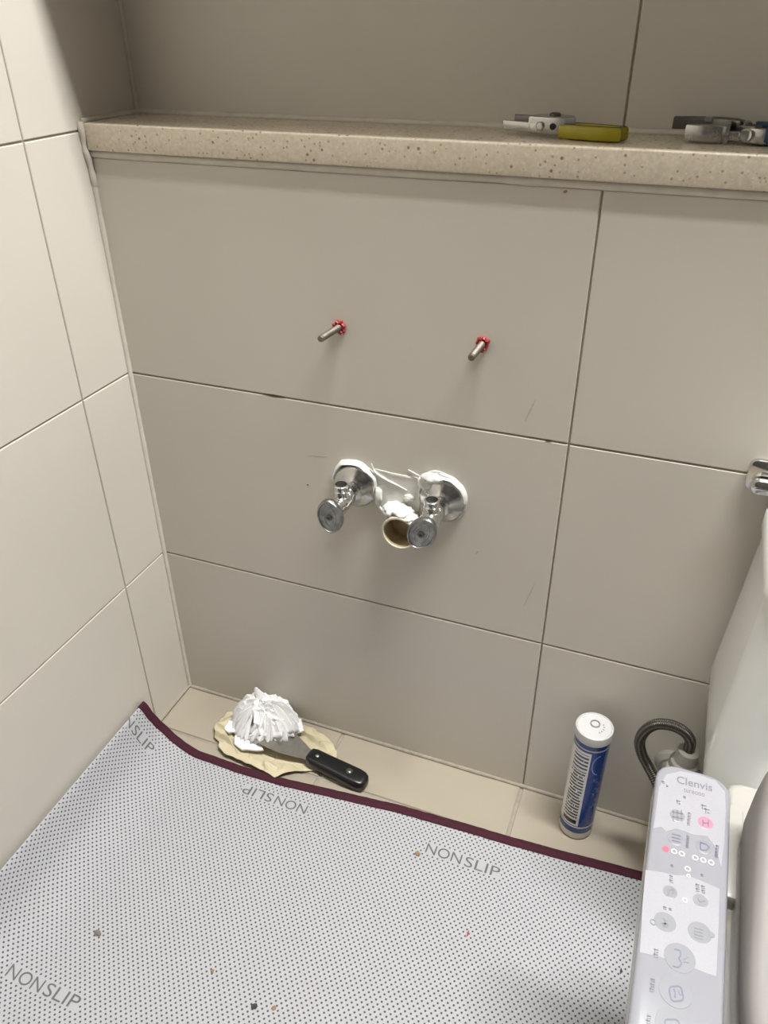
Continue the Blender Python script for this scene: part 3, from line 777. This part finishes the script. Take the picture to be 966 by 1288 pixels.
bm = bmesh.new(); lathe(bm, [(0.0050, 0.2085), (0.0050, 0.2096), (0.0066, 0.2096), (0.0066, 0.2085)], (0.000, 0.004, 0), n=24, cap=False)
obj('embossed_ring', bm, M['ink'], cap)
for k in range(5):
    a = -0.9 + k * 0.35
    bm = bmesh.new(); box(bm, -0.0012, 0.0012, -0.0005, 0.0005, 0.2085, 0.2090)
    bmesh.ops.transform(bm, matrix=Matrix.Translation((0.012 * math.cos(a), 0.012 * math.sin(a), 0)) @ Matrix.Rotation(a, 4, 'Z'), verts=bm.verts)
    obj('embossed_mark', bm, M['ink'], cap)

# ------------------------------------------------------------------ mat
def mat_edge_y(x):
    pts = [(-0.2, -0.128), (-0.05, -0.128), (0.0, -0.126), (0.03, -0.122), (0.06, -0.124), (0.10, -0.130), (0.18, -0.1320), (0.25, -0.1285), (0.433, -0.1105), (0.60, -0.1030), (0.784, -0.0912), (1.0, -0.08)]
    for (a, ya), (b, yb) in zip(pts[:-1], pts[1:]):
        if a <= x <= b:
            t = (x - a) / (b - a); return ya + (yb - ya) * t
    return pts[-1][1]
PROF = smooth_path([(0.830, 0, 0.0), (0.5, 0, 0.0), (0.25, 0, 0.0), (0.14, 0, 0.0), (0.095, 0, 0.001), (0.062, 0, 0.009), (0.038, 0, 0.026), (0.022, 0, 0.050), (0.012, 0, 0.070), (0.0075, 0, 0.0765), (0.0045, 0, 0.072), (0.0035, 0, 0.055), (0.0035, 0, 0.030)], 14)
ARC = [0.0]
for a, b in zip(PROF[:-1], PROF[1:]): ARC.append(ARC[-1] + (b - a).length)
MZ = 0.0042
def prof_at(s):
    """s: unrolled coordinate; s = x where flat, smaller up the wall"""
    d = 0.830 - s
    d = max(0, min(ARC[-1], d))
    lo_, hi_ = 0, len(ARC) - 1
    while hi_ - lo_ > 1:
        mid = (lo_ + hi_) // 2
        if ARC[mid] <= d: lo_ = mid
        else: hi_ = mid
    t = (d - ARC[lo_]) / max(1e-9, ARC[hi_] - ARC[lo_])
    p = PROF[lo_].lerp(PROF[hi_], t); tg = (PROF[hi_] - PROF[lo_]).normalized()
    return p, Vector((-tg.z, 0, tg.x)) * -1.0
def mat_pt(s, y, off=0.0):
    p, nn = prof_at(s)
    # relief: soft ripples
    flat = max(0.0, min(1.0, (s - 0.02) / 0.1))
    rip = flat * (0.0016 * noise.noise(Vector((s * 6, y * 6, 1.5))) + 0.0010 * noise.noise(Vector((s * 14, y * 10, 7))) + 0.0022)
    # rising less high farther down the wall
    k = 1.0 - 0.10 * max(0, min(1, (-y - 0.15) / 0.4))
    q = Vector((p.x, y, p.z * k + MZ))
    return q + nn * (rip + off)
SMIN = 0.830 - ARC[-1]
def dots_mat():
    t = NT('dotted_nonslip')
    uv = t.n('ShaderNodeTexCoord').outputs['UV']; sp = t.n('ShaderNodeSeparateXYZ'); t.l(uv, sp.inputs[0])
    dx, dy = 0.0074, 0.0045
    u = t.math('DIVIDE', sp.outputs[0], dx); v = t.math('DIVIDE', sp.outputs[1], dy)
    row = t.math('FLOOR', v)
    odd = t.math('MULTIPLY', t.math('FLOORED_MODULO', row, 2.0), 0.5)
    fu = t.math('SUBTRACT', t.math('FRACT', t.math('ADD', u, odd)), 0.5)
    fv = t.math('SUBTRACT', t.math('FRACT', v), 0.5)
    c = t.n('ShaderNodeCombineXYZ'); t.l(t.math('MULTIPLY', fu, dx), c.inputs[0]); t.l(t.math('MULTIPLY', fv, dy), c.inputs[1])
    ln = t.n('ShaderNodeVectorMath', operation='LENGTH'); t.l(c.outputs[0], ln.inputs[0])
    r = t.n('ShaderNodeMapRange'); r.inputs[1].default_value = 0.00095; r.inputs[2].default_value = 0.00155
    r.inputs[3].default_value = 1; r.inputs[4].default_value = 0; t.l(ln.outputs['Value'], r.inputs[0])
    k = r.outputs[0]
    # leave clear fields where the words are printed
    for (x0, x1, y0, y1) in CLEAR:
        a = t.math('MULTIPLY', t.math('GREATER_THAN', sp.outputs[0], x0), t.math('LESS_THAN', sp.outputs[0], x1))
        b = t.math('MULTIPLY', t.math('GREATER_THAN', sp.outputs[1], y0), t.math('LESS_THAN', sp.outputs[1], y1))
        k = t.math('MULTIPLY', k, t.math('SUBTRACT', 1.0, t.math('MULTIPLY', a, b)))
    wv = t.noise(900, 3, 0.6, uv); big = t.noise(9, 4, 0.6, uv)
    base = t.mix(wv, rgb(152, 153, 157), rgb(186, 186, 189))
    base = t.mix(t.math('MULTIPLY', t.math('GREATER_THAN', big, 0.64), 0.12), base, rgb(170, 160, 150))
    col = t.mix(t.math('MULTIPLY', k, 0.95), base, rgb(58, 57, 60))
    t.l(col, t.b.inputs['Base Color']); t.b.inputs['Roughness'].default_value = 0.75
    h = t.math('ADD', t.math('MULTIPLY', k, 1.0), t.math('MULTIPLY', wv, 0.35))
    t.bump(h, 0.5, 0.0006)
    return t.m
TW_, TH_ = 0.106, 0.0155
PRINTS = [(0.4945, -0.1655, False), (0.3085, -0.1545, True), (0.0680, -0.5120, False), (-0.0690, -0.1710, False)]
CLEAR = []
for (s, y, flip) in PRINTS:
    CLEAR.append((s - TW_ - 0.002, s + 0.002, y - TH_ - 0.002, y + 0.002) if flip else (s - 0.002, s + TW_ + 0.002, y - 0.002, y + TH_ + 0.002))
fm = tag(empty('bath_mat', (0.4, -0.4, 0)), 'grey dotted non-slip mat with maroon edge lying upside down on floor', 'mat')
FO = Vector((0.4, -0.4, 0))
bm = bmesh.new(); uvl = bm.loops.layers.uv.new('uv')
ss = sorted(set([SMIN + (0.830 - SMIN) * i / 230 for i in range(231)]))
NY = 120; YB = -0.74
grid = []; gpar = []
for s in ss:
    px = prof_at(s)[0].x; ye = mat_edge_y(max(px, s)) + 0.0
    if s < 0.08: ye = mat_edge_y(s if s > -0.05 else -0.05)
    r = []; pr = []
    for j in range(NY + 1):
        y = ye + (YB - ye) * (j / NY) ** 1.3
        r.append(bm.verts.new(mat_pt(s, y) - FO)); pr.append((s, y))
    grid.append(r); gpar.append(pr)
for i in range(len(ss) - 1):
    for j in range(NY):
        f = bm.faces.new((grid[i][j], grid[i + 1][j], grid[i + 1][j + 1], grid[i][j + 1]))
        for lp, q in zip(f.loops, (gpar[i][j], gpar[i + 1][j], gpar[i + 1][j + 1], gpar[i][j + 1])): lp[uvl].uv = q
bmesh.ops.recalc_face_normals(bm, faces=bm.faces)
up = sum((f.normal.z for f in bm.faces))
if up < 0: bmesh.ops.reverse_faces(bm, faces=bm.faces)
sheet = obj('sheet', bm, dots_mat(), fm, ang=180, fixn=False)
so = sheet.modifiers.new('thickness', 'SOLIDIFY'); so.thickness = 0.0028; so.offset = -1
# binding along the rear edge
bm = bmesh.new(); rings = []
for s in ss:
    if s < SMIN + 0.004: continue
    ye = mat_edge_y(s if s > -0.05 else -0.05)
    _, nn = prof_at(s); c = mat_pt(s, ye)
    prof = [(-0.0085, 0.0003), (-0.0080, 0.0014), (-0.004, 0.0020), (0.003, 0.0020), (0.0056, 0.0010), (0.0062, -0.0008), (0.0045, -0.0032), (-0.004, -0.0036), (-0.0085, -0.0030)]
    wob = 0.0005 * noise.noise(Vector((s * 90, 0, 0)))
    rings.append([c + Vector((0, a + wob, 0)) + nn * b - FO for a, b in prof])
loft(bm, rings); obj('binding', bm, M['maroon'], fm, ang=60)
# printed words, bent onto the sheet
for (s0, y0, flip) in PRINTS:
    b2 = bmesh.new()
    for word, off, wd in (('NON', 0.0, 0.0515), ('SLIP', 0.0565, 0.0495)):
        me = text_mesh(word, wd, TH_)
        me.transform(Matrix.Translation((off, 0, 0))); b2.from_mesh(me); bpy.data.meshes.remove(me)
    bmesh.ops.triangulate(b2, faces=b2.faces)
    if s0 < 0.05:
        for _ in range(2):
            bmesh.ops.subdivide_edges(b2, edges=[e for e in b2.edges if e.calc_length() > 0.003], cuts=1)
        bmesh.ops.triangulate(b2, faces=b2.faces)
    for v in b2.verts:
        s, y = (s0 - v.co.x, y0 - v.co.y) if flip else (s0 + v.co.x, y0 + v.co.y)
        v.co = mat_pt(s, y, 0.0004) - FO
    o = obj('print', b2, M['print'], fm, smooth=False, fixn=False)

# ------------------------------------------------------------------ cream paper, tissue, putty knife
cl = bmesh.new()
CLO = Vector((0.195, -0.072, 0))
outline = [(0.098, -0.038), (0.118, -0.020), (0.150, -0.012), (0.20, -0.010), (0.25, -0.016), (0.285, -0.026), (0.306, -0.044), (0.3105, -0.062), (0.2985, -0.0845), (0.272, -0.0985), (0.252, -0.1120), (0.2375, -0.1290), (0.221, -0.1255), (0.196, -0.1210), (0.165, -0.1185), (0.140, -0.1160), (0.128, -0.1085), (0.1225, -0.1000), (0.108, -0.0910), (0.0985, -0.0760), (0.095, -0.055)]
crs = random.Random(5)
CREASES = [(crs.uniform(0.10, 0.30), crs.uniform(-0.125, -0.02), crs.uniform(0, PI), crs.uniform(0.003, 0.008), crs.choice((-1, 1, 1)) * crs.uniform(0.0022, 0.0062), crs.uniform(0.02, 0.06)) for _ in range(34)]
def crease(x, y):
    h = 0.0
    for (cx_, cy_, a_, w_, am, ln_) in CREASES:
        dx_, dy_ = x - cx_, y - cy_; u_ = dx_ * math.cos(a_) + dy_ * math.sin(a_); v_ = -dx_ * math.sin(a_) + dy_ * math.cos(a_)
        h += am * max(0, 1 - abs(v_) / w_) * max(0, 1 - abs(u_) / ln_)
    return h
def paper_h(x, y):
    a = abs(noise.noise(Vector((x * 26, y * 26, 0.3)))); b = abs(noise.noise(Vector((x * 60, y * 60, 4.2))))
    ridge = max(0, 1 - abs(noise.noise(Vector((x * 20 + y * 30, y * 14 - x * 10, 9.0)))) * 5)
    left = max(0.0, min(1.0, (0.15 - x) / 0.05))
    return 0.0030 + (0.010 + 0.010 * left) * a + 0.004 * b + 0.0065 * ridge + 0.008 * left + crease(x, y)
cen = Vector((0.200, -0.070)); rings = []
npt = 14
dense = []
for i in range(len(outline)):
    a, b = Vector(outline[i]), Vector(outline[(i + 1) % len(outline)])
    for k in range(npt): dense.append(a.lerp(b, k / npt))
for q in range(61):
    f = 1 - q / 60 * 0.98; r = []
    for d in dense:
        p = cen + (d - cen) * f
        edge = min(1.0, (1 - f) * 6)
        z = paper_h(p.x, p.y) * (0.55 + 0.45 * edge) 
        if p.y < -0.098: z = max(z, 0.0105)
        under = max(0.0, min(1.0, (p.x - 0.165) / 0.03)) * max(0.0, min(1.0, (0.31 - p.x) / 0.02)) * max(0.0, min(1.0, 2.2 - 2.2 * abs(p.y + 0.074) / 0.036))
        z = z * (1 - under) + min(z, 0.0042) * under
        tz = max(0.0, min(1.0, 3 * (1.1 - math.hypot((p.x - 0.178) / 0.055, (p.y + 0.044) / 0.045))))
        z = z * (1 - tz) + min(z, 0.0078) * tz
        z = max(0.0022, z)
        jg = 1 + 0.035 * noise.noise(Vector((d.x * 90, d.y * 90, 0))) * max(0, f - 0.6) / 0.4
        p = cen + (p - cen) * jg
        r.append(Vector((p.x, p.y, z)) - CLO)
    rings.append(r)
loft(cl, rings, cap=False)
bmesh.ops.recalc_face_normals(cl, faces=cl.faces)
if sum(f.normal.z for f in cl.faces) < 0: bmesh.ops.reverse_faces(cl, faces=cl.faces)
pc = obj('crumpled_paper', cl, M['cloth'], loc=CLO, ang=22, fixn=False)
so = pc.modifiers.new('thickness', 'SOLIDIFY'); so.thickness = 0.0014; so.offset = -1
tag(pc, 'crumpled cream paper spread flat under white tissue and putty knife', 'paper')

tsl = Vector((0.180, -0.052, 0.0125))
ts = tag(empty('crumpled_tissue', tsl), 'crumpled ball of white tissue on cream paper in floor corner', 'tissue')
bm = bmesh.new(); bmesh.ops.create_icosphere(bm, subdivisions=6, radius=1)
def ridge(v): return 1 - abs(noise.noise(v)) * 2
for v in bm.verts:
    d = v.co.normalized()
    wv = Vector((noise.noise(d * 1.3), noise.noise(d * 1.3 + Vector((7, 0, 0))), noise.noise(d * 1.3 + Vector((0, 9, 0))))) * 0.55
    e = d + wv; az = math.atan2(e.y, e.x)
    pleat = ridge(Vector((math.cos(az) * 2.1, math.sin(az) * 2.1, e.z * 0.8 + 2)))
    cr = ridge(e * 2.0 + Vector((4, 1, 9))); cr2 = ridge(e * 4.3 + Vector((1, 6, 2)))
    k = 0.72 + 0.26 * pleat + 0.20 * cr + 0.10 * cr2
    p = Vector((d.x * 0.047 * k, d.y * 0.037 * k, d.z * (0.053 if d.z > 0 else 0.012) * (0.35 + 0.65 * k)))
    p.z = max(p.z, -0.004 + 0.002 * noise.noise(d * 4))
    v.co = p + Vector((-0.002, 0.008, 0.004))
obj('wad', bm, M['tissue'], ts, ang=22)
bm = bmesh.new(); rs = []
for q, (ox, oy, oz, w_) in enumerate(((-0.010, 0.014, 0.050, 0.011), (-0.013, 0.016, 0.060, 0.009), (-0.017, 0.017, 0.069, 0.005), (-0.018, 0.017, 0.073, 0.002))):
    rs.append([Vector((ox + w_ * math.cos(a) * (1 + 0.35 * math.sin(3 * a + q)), oy + w_ * 0.55 * math.sin(a), oz)) for a in [2 * PI * i / 18 for i in range(18)]])
loft(bm, rs); obj('twist', bm, M['tissue'], ts, ang=40)
rnd = random.Random(21)
for li in range(17):
    az0 = 2 * PI * li / 17 + rnd.uniform(-0.2, 0.2); wid = rnd.uniform(0.40, 0.75); v0 = rnd.uniform(0.02, 0.40); v1 = rnd.uniform(0.80, 1.03)
    nf = rnd.choice((2, 3, 3, 4)); ph = rnd.uniform(0, 6); amp = rnd.uniform(0.05, 0.12); flare = rnd.uniform(0.02, 0.20); twist = rnd.uniform(-0.35, 0.35)
    bm = bmesh.new(); nu, nv = 22, 14; g = []
    for a in range(nu + 1):
        row = []
        for b in range(nv + 1):
            fu = a / nu; fv = b / nv
            jag = 0.06 * noise.noise(Vector((fu * 5, li * 3.1, 0)))
            th = (v0 + (v1 - v0 + jag) * fv) * PI / 2
            az = az0 + (fu - 0.5) * wid * (0.6 + 0.6 * fv) + twist * fv
            tri = abs(((fu * nf + ph + 0.35 * fv) % 1.0) - 0.5) * 4 - 1
            r = 0.93 + amp * tri * (0.5 + 0.8 * fv) + flare * fv ** 2.5 + 0.07 * noise.noise(Vector((az * 2.2, fv * 3, li)))
            row.append(bm.verts.new(Vector((-0.002 + 0.053 * r * math.sin(th) * math.cos(az), 0.008 + 0.041 * r * math.sin(th) * math.sin(az), max(0.0015, 0.003 + 0.060 * r * math.cos(th) * 0.98)))))
        g.append(row)
    for a in range(nu):
        for b in range(nv):
            bm.faces.new((g[a][b], g[a][b + 1], g[a + 1][b + 1], g[a + 1][b]))
    o = obj('fold', bm, M['tissue'], ts, ang=24)
    sm_ = o.modifiers.new('thickness', 'SOLIDIFY'); sm_.thickness = 0.0007
def sheetlet(pts, hfun, name):
    bm = bmesh.new(); c = sum((Vector(p) for p in pts), Vector((0, 0))) / len(pts); dn = []
    for i in range(len(pts)):
        a, b = Vector(pts[i]), Vector(pts[(i + 1) % len(pts)])
        for k in range(8): dn.append(a.lerp(b, k / 8))
    rs = [[Vector((p.x - tsl.x, p.y - tsl.y, hfun(p.x, p.y) - tsl.z)) for p in [c + (d - c) * (1 - q / 12 * 0.98) for d in dn]] for q in range(13)]
    loft(bm, rs, cap=False)
    if sum(f.normal.z for f in (bmesh.ops.recalc_face_normals(bm, faces=bm.faces) or bm.faces)) < 0: bmesh.ops.reverse_faces(bm, faces=bm.faces)
    o = obj(name, bm, M['tissue'], ts, ang=40, fixn=False)
    s_ = o.modifiers.new('thickness', 'SOLIDIFY'); s_.thickness = 0.004; s_.offset = -1
sheetlet([(0.150, -0.060), (0.183, -0.062), (0.186, -0.080), (0.200, -0.0935), (0.183, -0.1010), (0.168, -0.1060), (0.150, -0.0985), (0.143, -0.0850)],
         lambda x, y: 0.0195 + 0.004 * noise.noise(Vector((x * 45, y * 45, 2))) + 0.05 * max(0, y + 0.085), 'flap')
sheetlet([(0.118, -0.060), (0.135, -0.046), (0.160, -0.055), (0.152, -0.078), (0.130, -0.084), (0.120, -0.078)],
         lambda x, y: 0.019 + 0.006 * abs(noise.noise(Vector((x * 70, y * 70, 5)))) + 0.10 * max(0, x - 0.135), 'flap')
sheetlet([(0.190, -0.030), (0.230, -0.018), (0.243, -0.036), (0.232, -0.048), (0.205, -0.056)],
         lambda x, y: 0.030 + 0.010 * abs(noise.noise(Vector((x * 80, y * 80, 3)))) - 0.30 * max(0, x - 0.205), 'flap')

KA = math.atan2(-0.0205, 0.165)
pk = tag(empty('putty_knife', (0.277, -0.0775, 0.0)), 'putty knife with steel blade and black riveted handle lying on paper', 'putty knife')
pk.rotation_euler = (0, 0.05, KA); pk.location.z = 0.0052
bm = bmesh.new(); bo = [(-0.098, 0.026), (-0.070, 0.0265), (-0.050, 0.0245), (-0.028, 0.0170), (-0.010, 0.0105), (0.012, 0.0090), (0.012, -0.0090), (-0.010, -0.0105), (-0.028, -0.0165), (-0.050, -0.0220), (-0.070, -0.0240), (-0.098, -0.0235)]
prism(bm, bo, 0.0105, 0.0119); 
for v in bm.verts: v.co.z += 0.006 * max(0, (-v.co.x) / 0.09) + 0.001
obj('blade', bm, M['steel'], pk, ang=30)
bm = bmesh.new()
def hring(x, hw, zz0, zz1):
    n_ = 20; out = []
    for i in range(n_):
        a = 2 * PI * i / n_; c, s = math.cos(a), math.sin(a); e = 0.45
        out.append(Vector((x, hw * math.copysign(abs(c) ** e, c), (zz0 + zz1) / 2 + (zz1 - zz0) / 2 * math.copysign(abs(s) ** e, s))))
    return out
prof = [(-0.006, 0.0085, 0.006, 0.0175), (-0.004, 0.0120, 0.003, 0.0195), (0.004, 0.0138, 0.0015, 0.0205), (0.030, 0.0140, 0.0010, 0.0205), (0.060, 0.0148, 0.0008, 0.0205), (0.080, 0.0152, 0.0008, 0.0205), (0.090, 0.0140, 0.0010, 0.0200), (0.0960, 0.0105, 0.0022, 0.0188), (0.0985, 0.006, 0.005, 0.016)]
loft(bm, [hring(*p) for p in prof]); hd = obj('handle', bm, M['black'], pk, ang=60)
for hx in (0.010, 0.068):
    obj('rivet', lathe(bmesh.new(), [(0.0030, 0.0195), (0.0030, 0.0212), (0.0022, 0.0217), (0.0, 0.0217)], (hx, 0, 0), n=16), M['chrome_worn'], hd)
bm = bmesh.new(); lathe(bm, [(0.0038, 0.0206), (0.0038, 0.0212), (0.0052, 0.0212), (0.0052, 0.0206)], (0.068, 0, 0), n=20, cap=False)
obj('rivet_ring', bm, M['tool_dark'], hd)

# ------------------------------------------------------------------ pliers on the ledge
def flat_part(name, pts, z0, z1, bev, mat, parent):
    return obj(name, prism(bmesh.new(), pts, z0, z1, bev), mat, parent, ang=40)
def arc_bar(p, w0, w1):
    """outline of a bar following the path p with half widths w0..w1"""
    q = smooth_path([(a, b, 0) for a, b in p], 6); L, R_ = [], []
    for i, c in enumerate(q):
        d = (q[min(i + 1, len(q) - 1)] - q[max(i - 1, 0)]).normalized(); n_ = Vector((-d.y, d.x, 0)); wd = w0 + (w1 - w0) * i / (len(q) - 1)
        L.append((c.x + n_.x * wd, c.y + n_.y * wd)); R_.append((c.x - n_.x * wd, c.y - n_.y * wd))
    return L + R_[::-1]
pl = tag(empty('yellow_pliers', (0.534, 0.050, LT + 0.0005), (0, 0, math.radians(-14))), 'steel pliers with yellow grips lying on the stone ledge', 'pliers')
flat_part('jaw', [(-0.046, 0.0075), (-0.046, 0.0105), (-0.020, 0.0170), (-0.004, 0.0165), (0.004, 0.006), (-0.006, 0.0025), (-0.020, 0.0045)], 0.006, 0.0165, 0.001, M['tool_dark'], pl)
flat_part('jaw', [(-0.050, -0.0085), (-0.050, -0.0050), (-0.022, -0.0010), (-0.006, 0.0000), (0.006, -0.004), (-0.004, -0.0155), (-0.022, -0.0125)], 0.0035, 0.0125, 0.001, M['tool_steel'], pl)
flat_part('joint_plate', [(-0.020, -0.013), (0.002, -0.015), (0.018, -0.011), (0.024, 0.000), (0.018, 0.012), (0.002, 0.017), (-0.016, 0.014), (-0.022, 0.002)], 0.003, 0.0185, 0.002, M['tool_steel'], pl)
obj('pivot', lathe(bmesh.new(), [(0.0055, 0.018), (0.0055, 0.0205), (0.0035, 0.0215), (0.0, 0.0215)], (0.002, 0.0, 0), n=20), M['tool_dark'], pl)
obj('side_screw', lathe(bmesh.new(), [(0.0040, 0.0), (0.0040, 0.004), (0.003, 0.005), (0.0, 0.005)], (-0.006, -0.0125, 0.0105), (0, -1, 0), 16), M['tool_steel'], pl)
obj('side_hole', lathe(bmesh.new(), [(0.0030, 0.0), (0.0030, 0.0045), (0.0, 0.0045)], (0.0065, -0.0105, 0.0105), (0.1, -1, 0), 16), M['dark'], pl)
for sgn, gm in ((-1, 'front'), (1, 'rear')):
    path = [(0.014, sgn * 0.0070 - 0.001), (0.030, sgn * 0.0088 - 0.001), (0.046, sgn * 0.0088 - 0.001), (0.060, sgn * 0.0076 - 0.001), (0.070, sgn * 0.0058 - 0.0005), (0.0735, sgn * 0.0050 - 0.0005)]
    g = flat_part('grip', arc_bar(path, 0.0062, 0.0048), 0.0006, 0.0126, 0.0026, M['yellow'], pl)
    flat_part('grip_seam', arc_bar([(a, b) for a, b in path], 0.0012, 0.0010), 0.0126, 0.0131, 0.0, M['grip_edge'], g)

def flat2(name, pts, *a):
    return flat_part(name, [(p[0] * 0.69, p[1]) for p in pts], *a)
p2 = tag(empty('blue_pliers', (0.6985, 0.058, LT + 0.0005), (0, 0, math.radians(-4))), 'locking pliers with grey steel jaws and blue grips at right of ledge', 'pliers')
flat2('upper_jaw', [(-0.078, 0.012), (-0.079, 0.024), (-0.050, 0.030), (-0.020, 0.034), (0.006, 0.026), (0.016, 0.014), (0.010, 0.006), (-0.010, 0.012), (-0.036, 0.018)], 0.008, 0.0185, 0.0012, M['tool_dark'], p2)
flat2('jaw_insert', [(-0.037, 0.0135), (-0.037, 0.020), (-0.027, 0.0215), (-0.027, 0.0145)], 0.009, 0.0195, 0.0008, M['tool_steel'], p2)
flat2('lower_jaw', [(-0.056, -0.010), (-0.057, -0.003), (-0.040, 0.003), (-0.018, 0.008), (-0.002, 0.006), (-0.001, -0.008), (-0.012, -0.013), (-0.036, -0.014)], 0.001, 0.0150, 0.0014, M['tool_steel'], p2)
flat2('cross_plate', [(-0.004, -0.014), (-0.004, 0.010), (0.0005, 0.010), (0.0005, -0.014)], 0.0, 0.0180, 0.0008, M['tool_steel'], p2)
flat2('linkage', [(0.000, -0.010), (0.000, 0.000), (0.026, 0.004), (0.032, -0.001), (0.028, -0.010)], 0.003, 0.0110, 0.001, M['tool_steel'], p2)
flat2('neck', [(0.006, 0.006), (0.004, 0.022), (0.030, 0.018), (0.040, 0.004), (0.030, -0.002)], 0.005, 0.0150, 0.0015, M['tool_dark'], p2)
obj('rivet', lathe(bmesh.new(), [(0.0060, 0.0), (0.0060, 0.006), (0.0050, 0.008), (0.0030, 0.0075), (0.0, 0.0075)], (0.0150, -0.006, 0.0080), (0, -1, 0.1), 24), M['chrome'], p2)
obj('rivet', lathe(bmesh.new(), [(0.0050, 0.0145), (0.0050, 0.0170), (0.0035, 0.0180), (0.0, 0.0180)], (0.012, 0.012, 0), n=20), M['tool_steel'], p2)
for sgn in (-1, 1):
    flat2('handle_bar', arc_bar([(0.022, 0.004 + sgn * 0.006), (0.040, 0.005 + sgn * 0.011), (0.062, 0.006 + sgn * 0.013)], 0.0050, 0.0050), 0.0015, 0.0140, 0.001, M['tool_steel'], p2)
    flat2('grip', arc_bar([((0.028 if sgn > 0 else 0.046), 0.006 + sgn * 0.010), (0.085, 0.006 + sgn * 0.016), (0.13, 0.006 + sgn * 0.017), (0.170, 0.006 + sgn * 0.013)], 0.0075, 0.0065), 0.0004, 0.0172, 0.003, M['blue_grip'], p2)

# ------------------------------------------------------------------ crumbs on the mat
def crumb(x, y, r, mat, label, seed, stretch=(1, 1, 0.6)):
    bm = bmesh.new(); bmesh.ops.create_icosphere(bm, subdivisions=2, radius=1)
    for v in bm.verts:
        d = v.co.normalized(); k = 1 + 0.55 * noise.noise(d * 1.6 + Vector((seed, 0, 0)))
        v.co = Vector((d.x * r * k * stretch[0], d.y * r * k * stretch[1], max(d.z, -0.4) * r * k * stretch[2]))
    zb = min(v.co.z for v in bm.verts)
    for v in bm.verts: v.co.z -= zb
    p = mat_pt(x, y)
    tag(obj('debris_crumb', bm, mat, loc=(x, y, p.z + 0.0001), smooth=False), label, 'debris', 'debris crumbs on the mat')
crumb(0.1396, -0.4263, 0.0034, M['crumb_grey'], 'grey fuzzy crumb lying alone on left part of dotted mat', 1, (1.5, 1.0, .7))
crumb(0.4859, -0.1714, 0.0036, M['crumb_brown'], 'brown angular crumb just left of upright print near maroon edge', 4)
crumb(0.5833, -0.2549, 0.0018, M['crumb_pink'], 'tiny pink sliver on dotted mat left of bidet arm', 8, (0.7, 2.4, .5))
crumb(0.7722, -0.2319, 0.0018, M['crumb_dark'], 'thin dark sliver on mat close beside bidet arm', 12, (0.7, 2.2, .5))
crumb(0.3708, -0.4315, 0.0036, M['crumb_dark'], 'dark crumb at bottom edge of picture, left of the pair', 15)
crumb(0.3938, -0.4245, 0.0028, M['crumb_brown'], 'brownish crumb at bottom edge of picture, right of the pair', 19)
crumb(0.3025, -0.4135, 0.0022, M['crumb_brown'], 'small pale brown crumb near bottom left of centre on mat', 23)
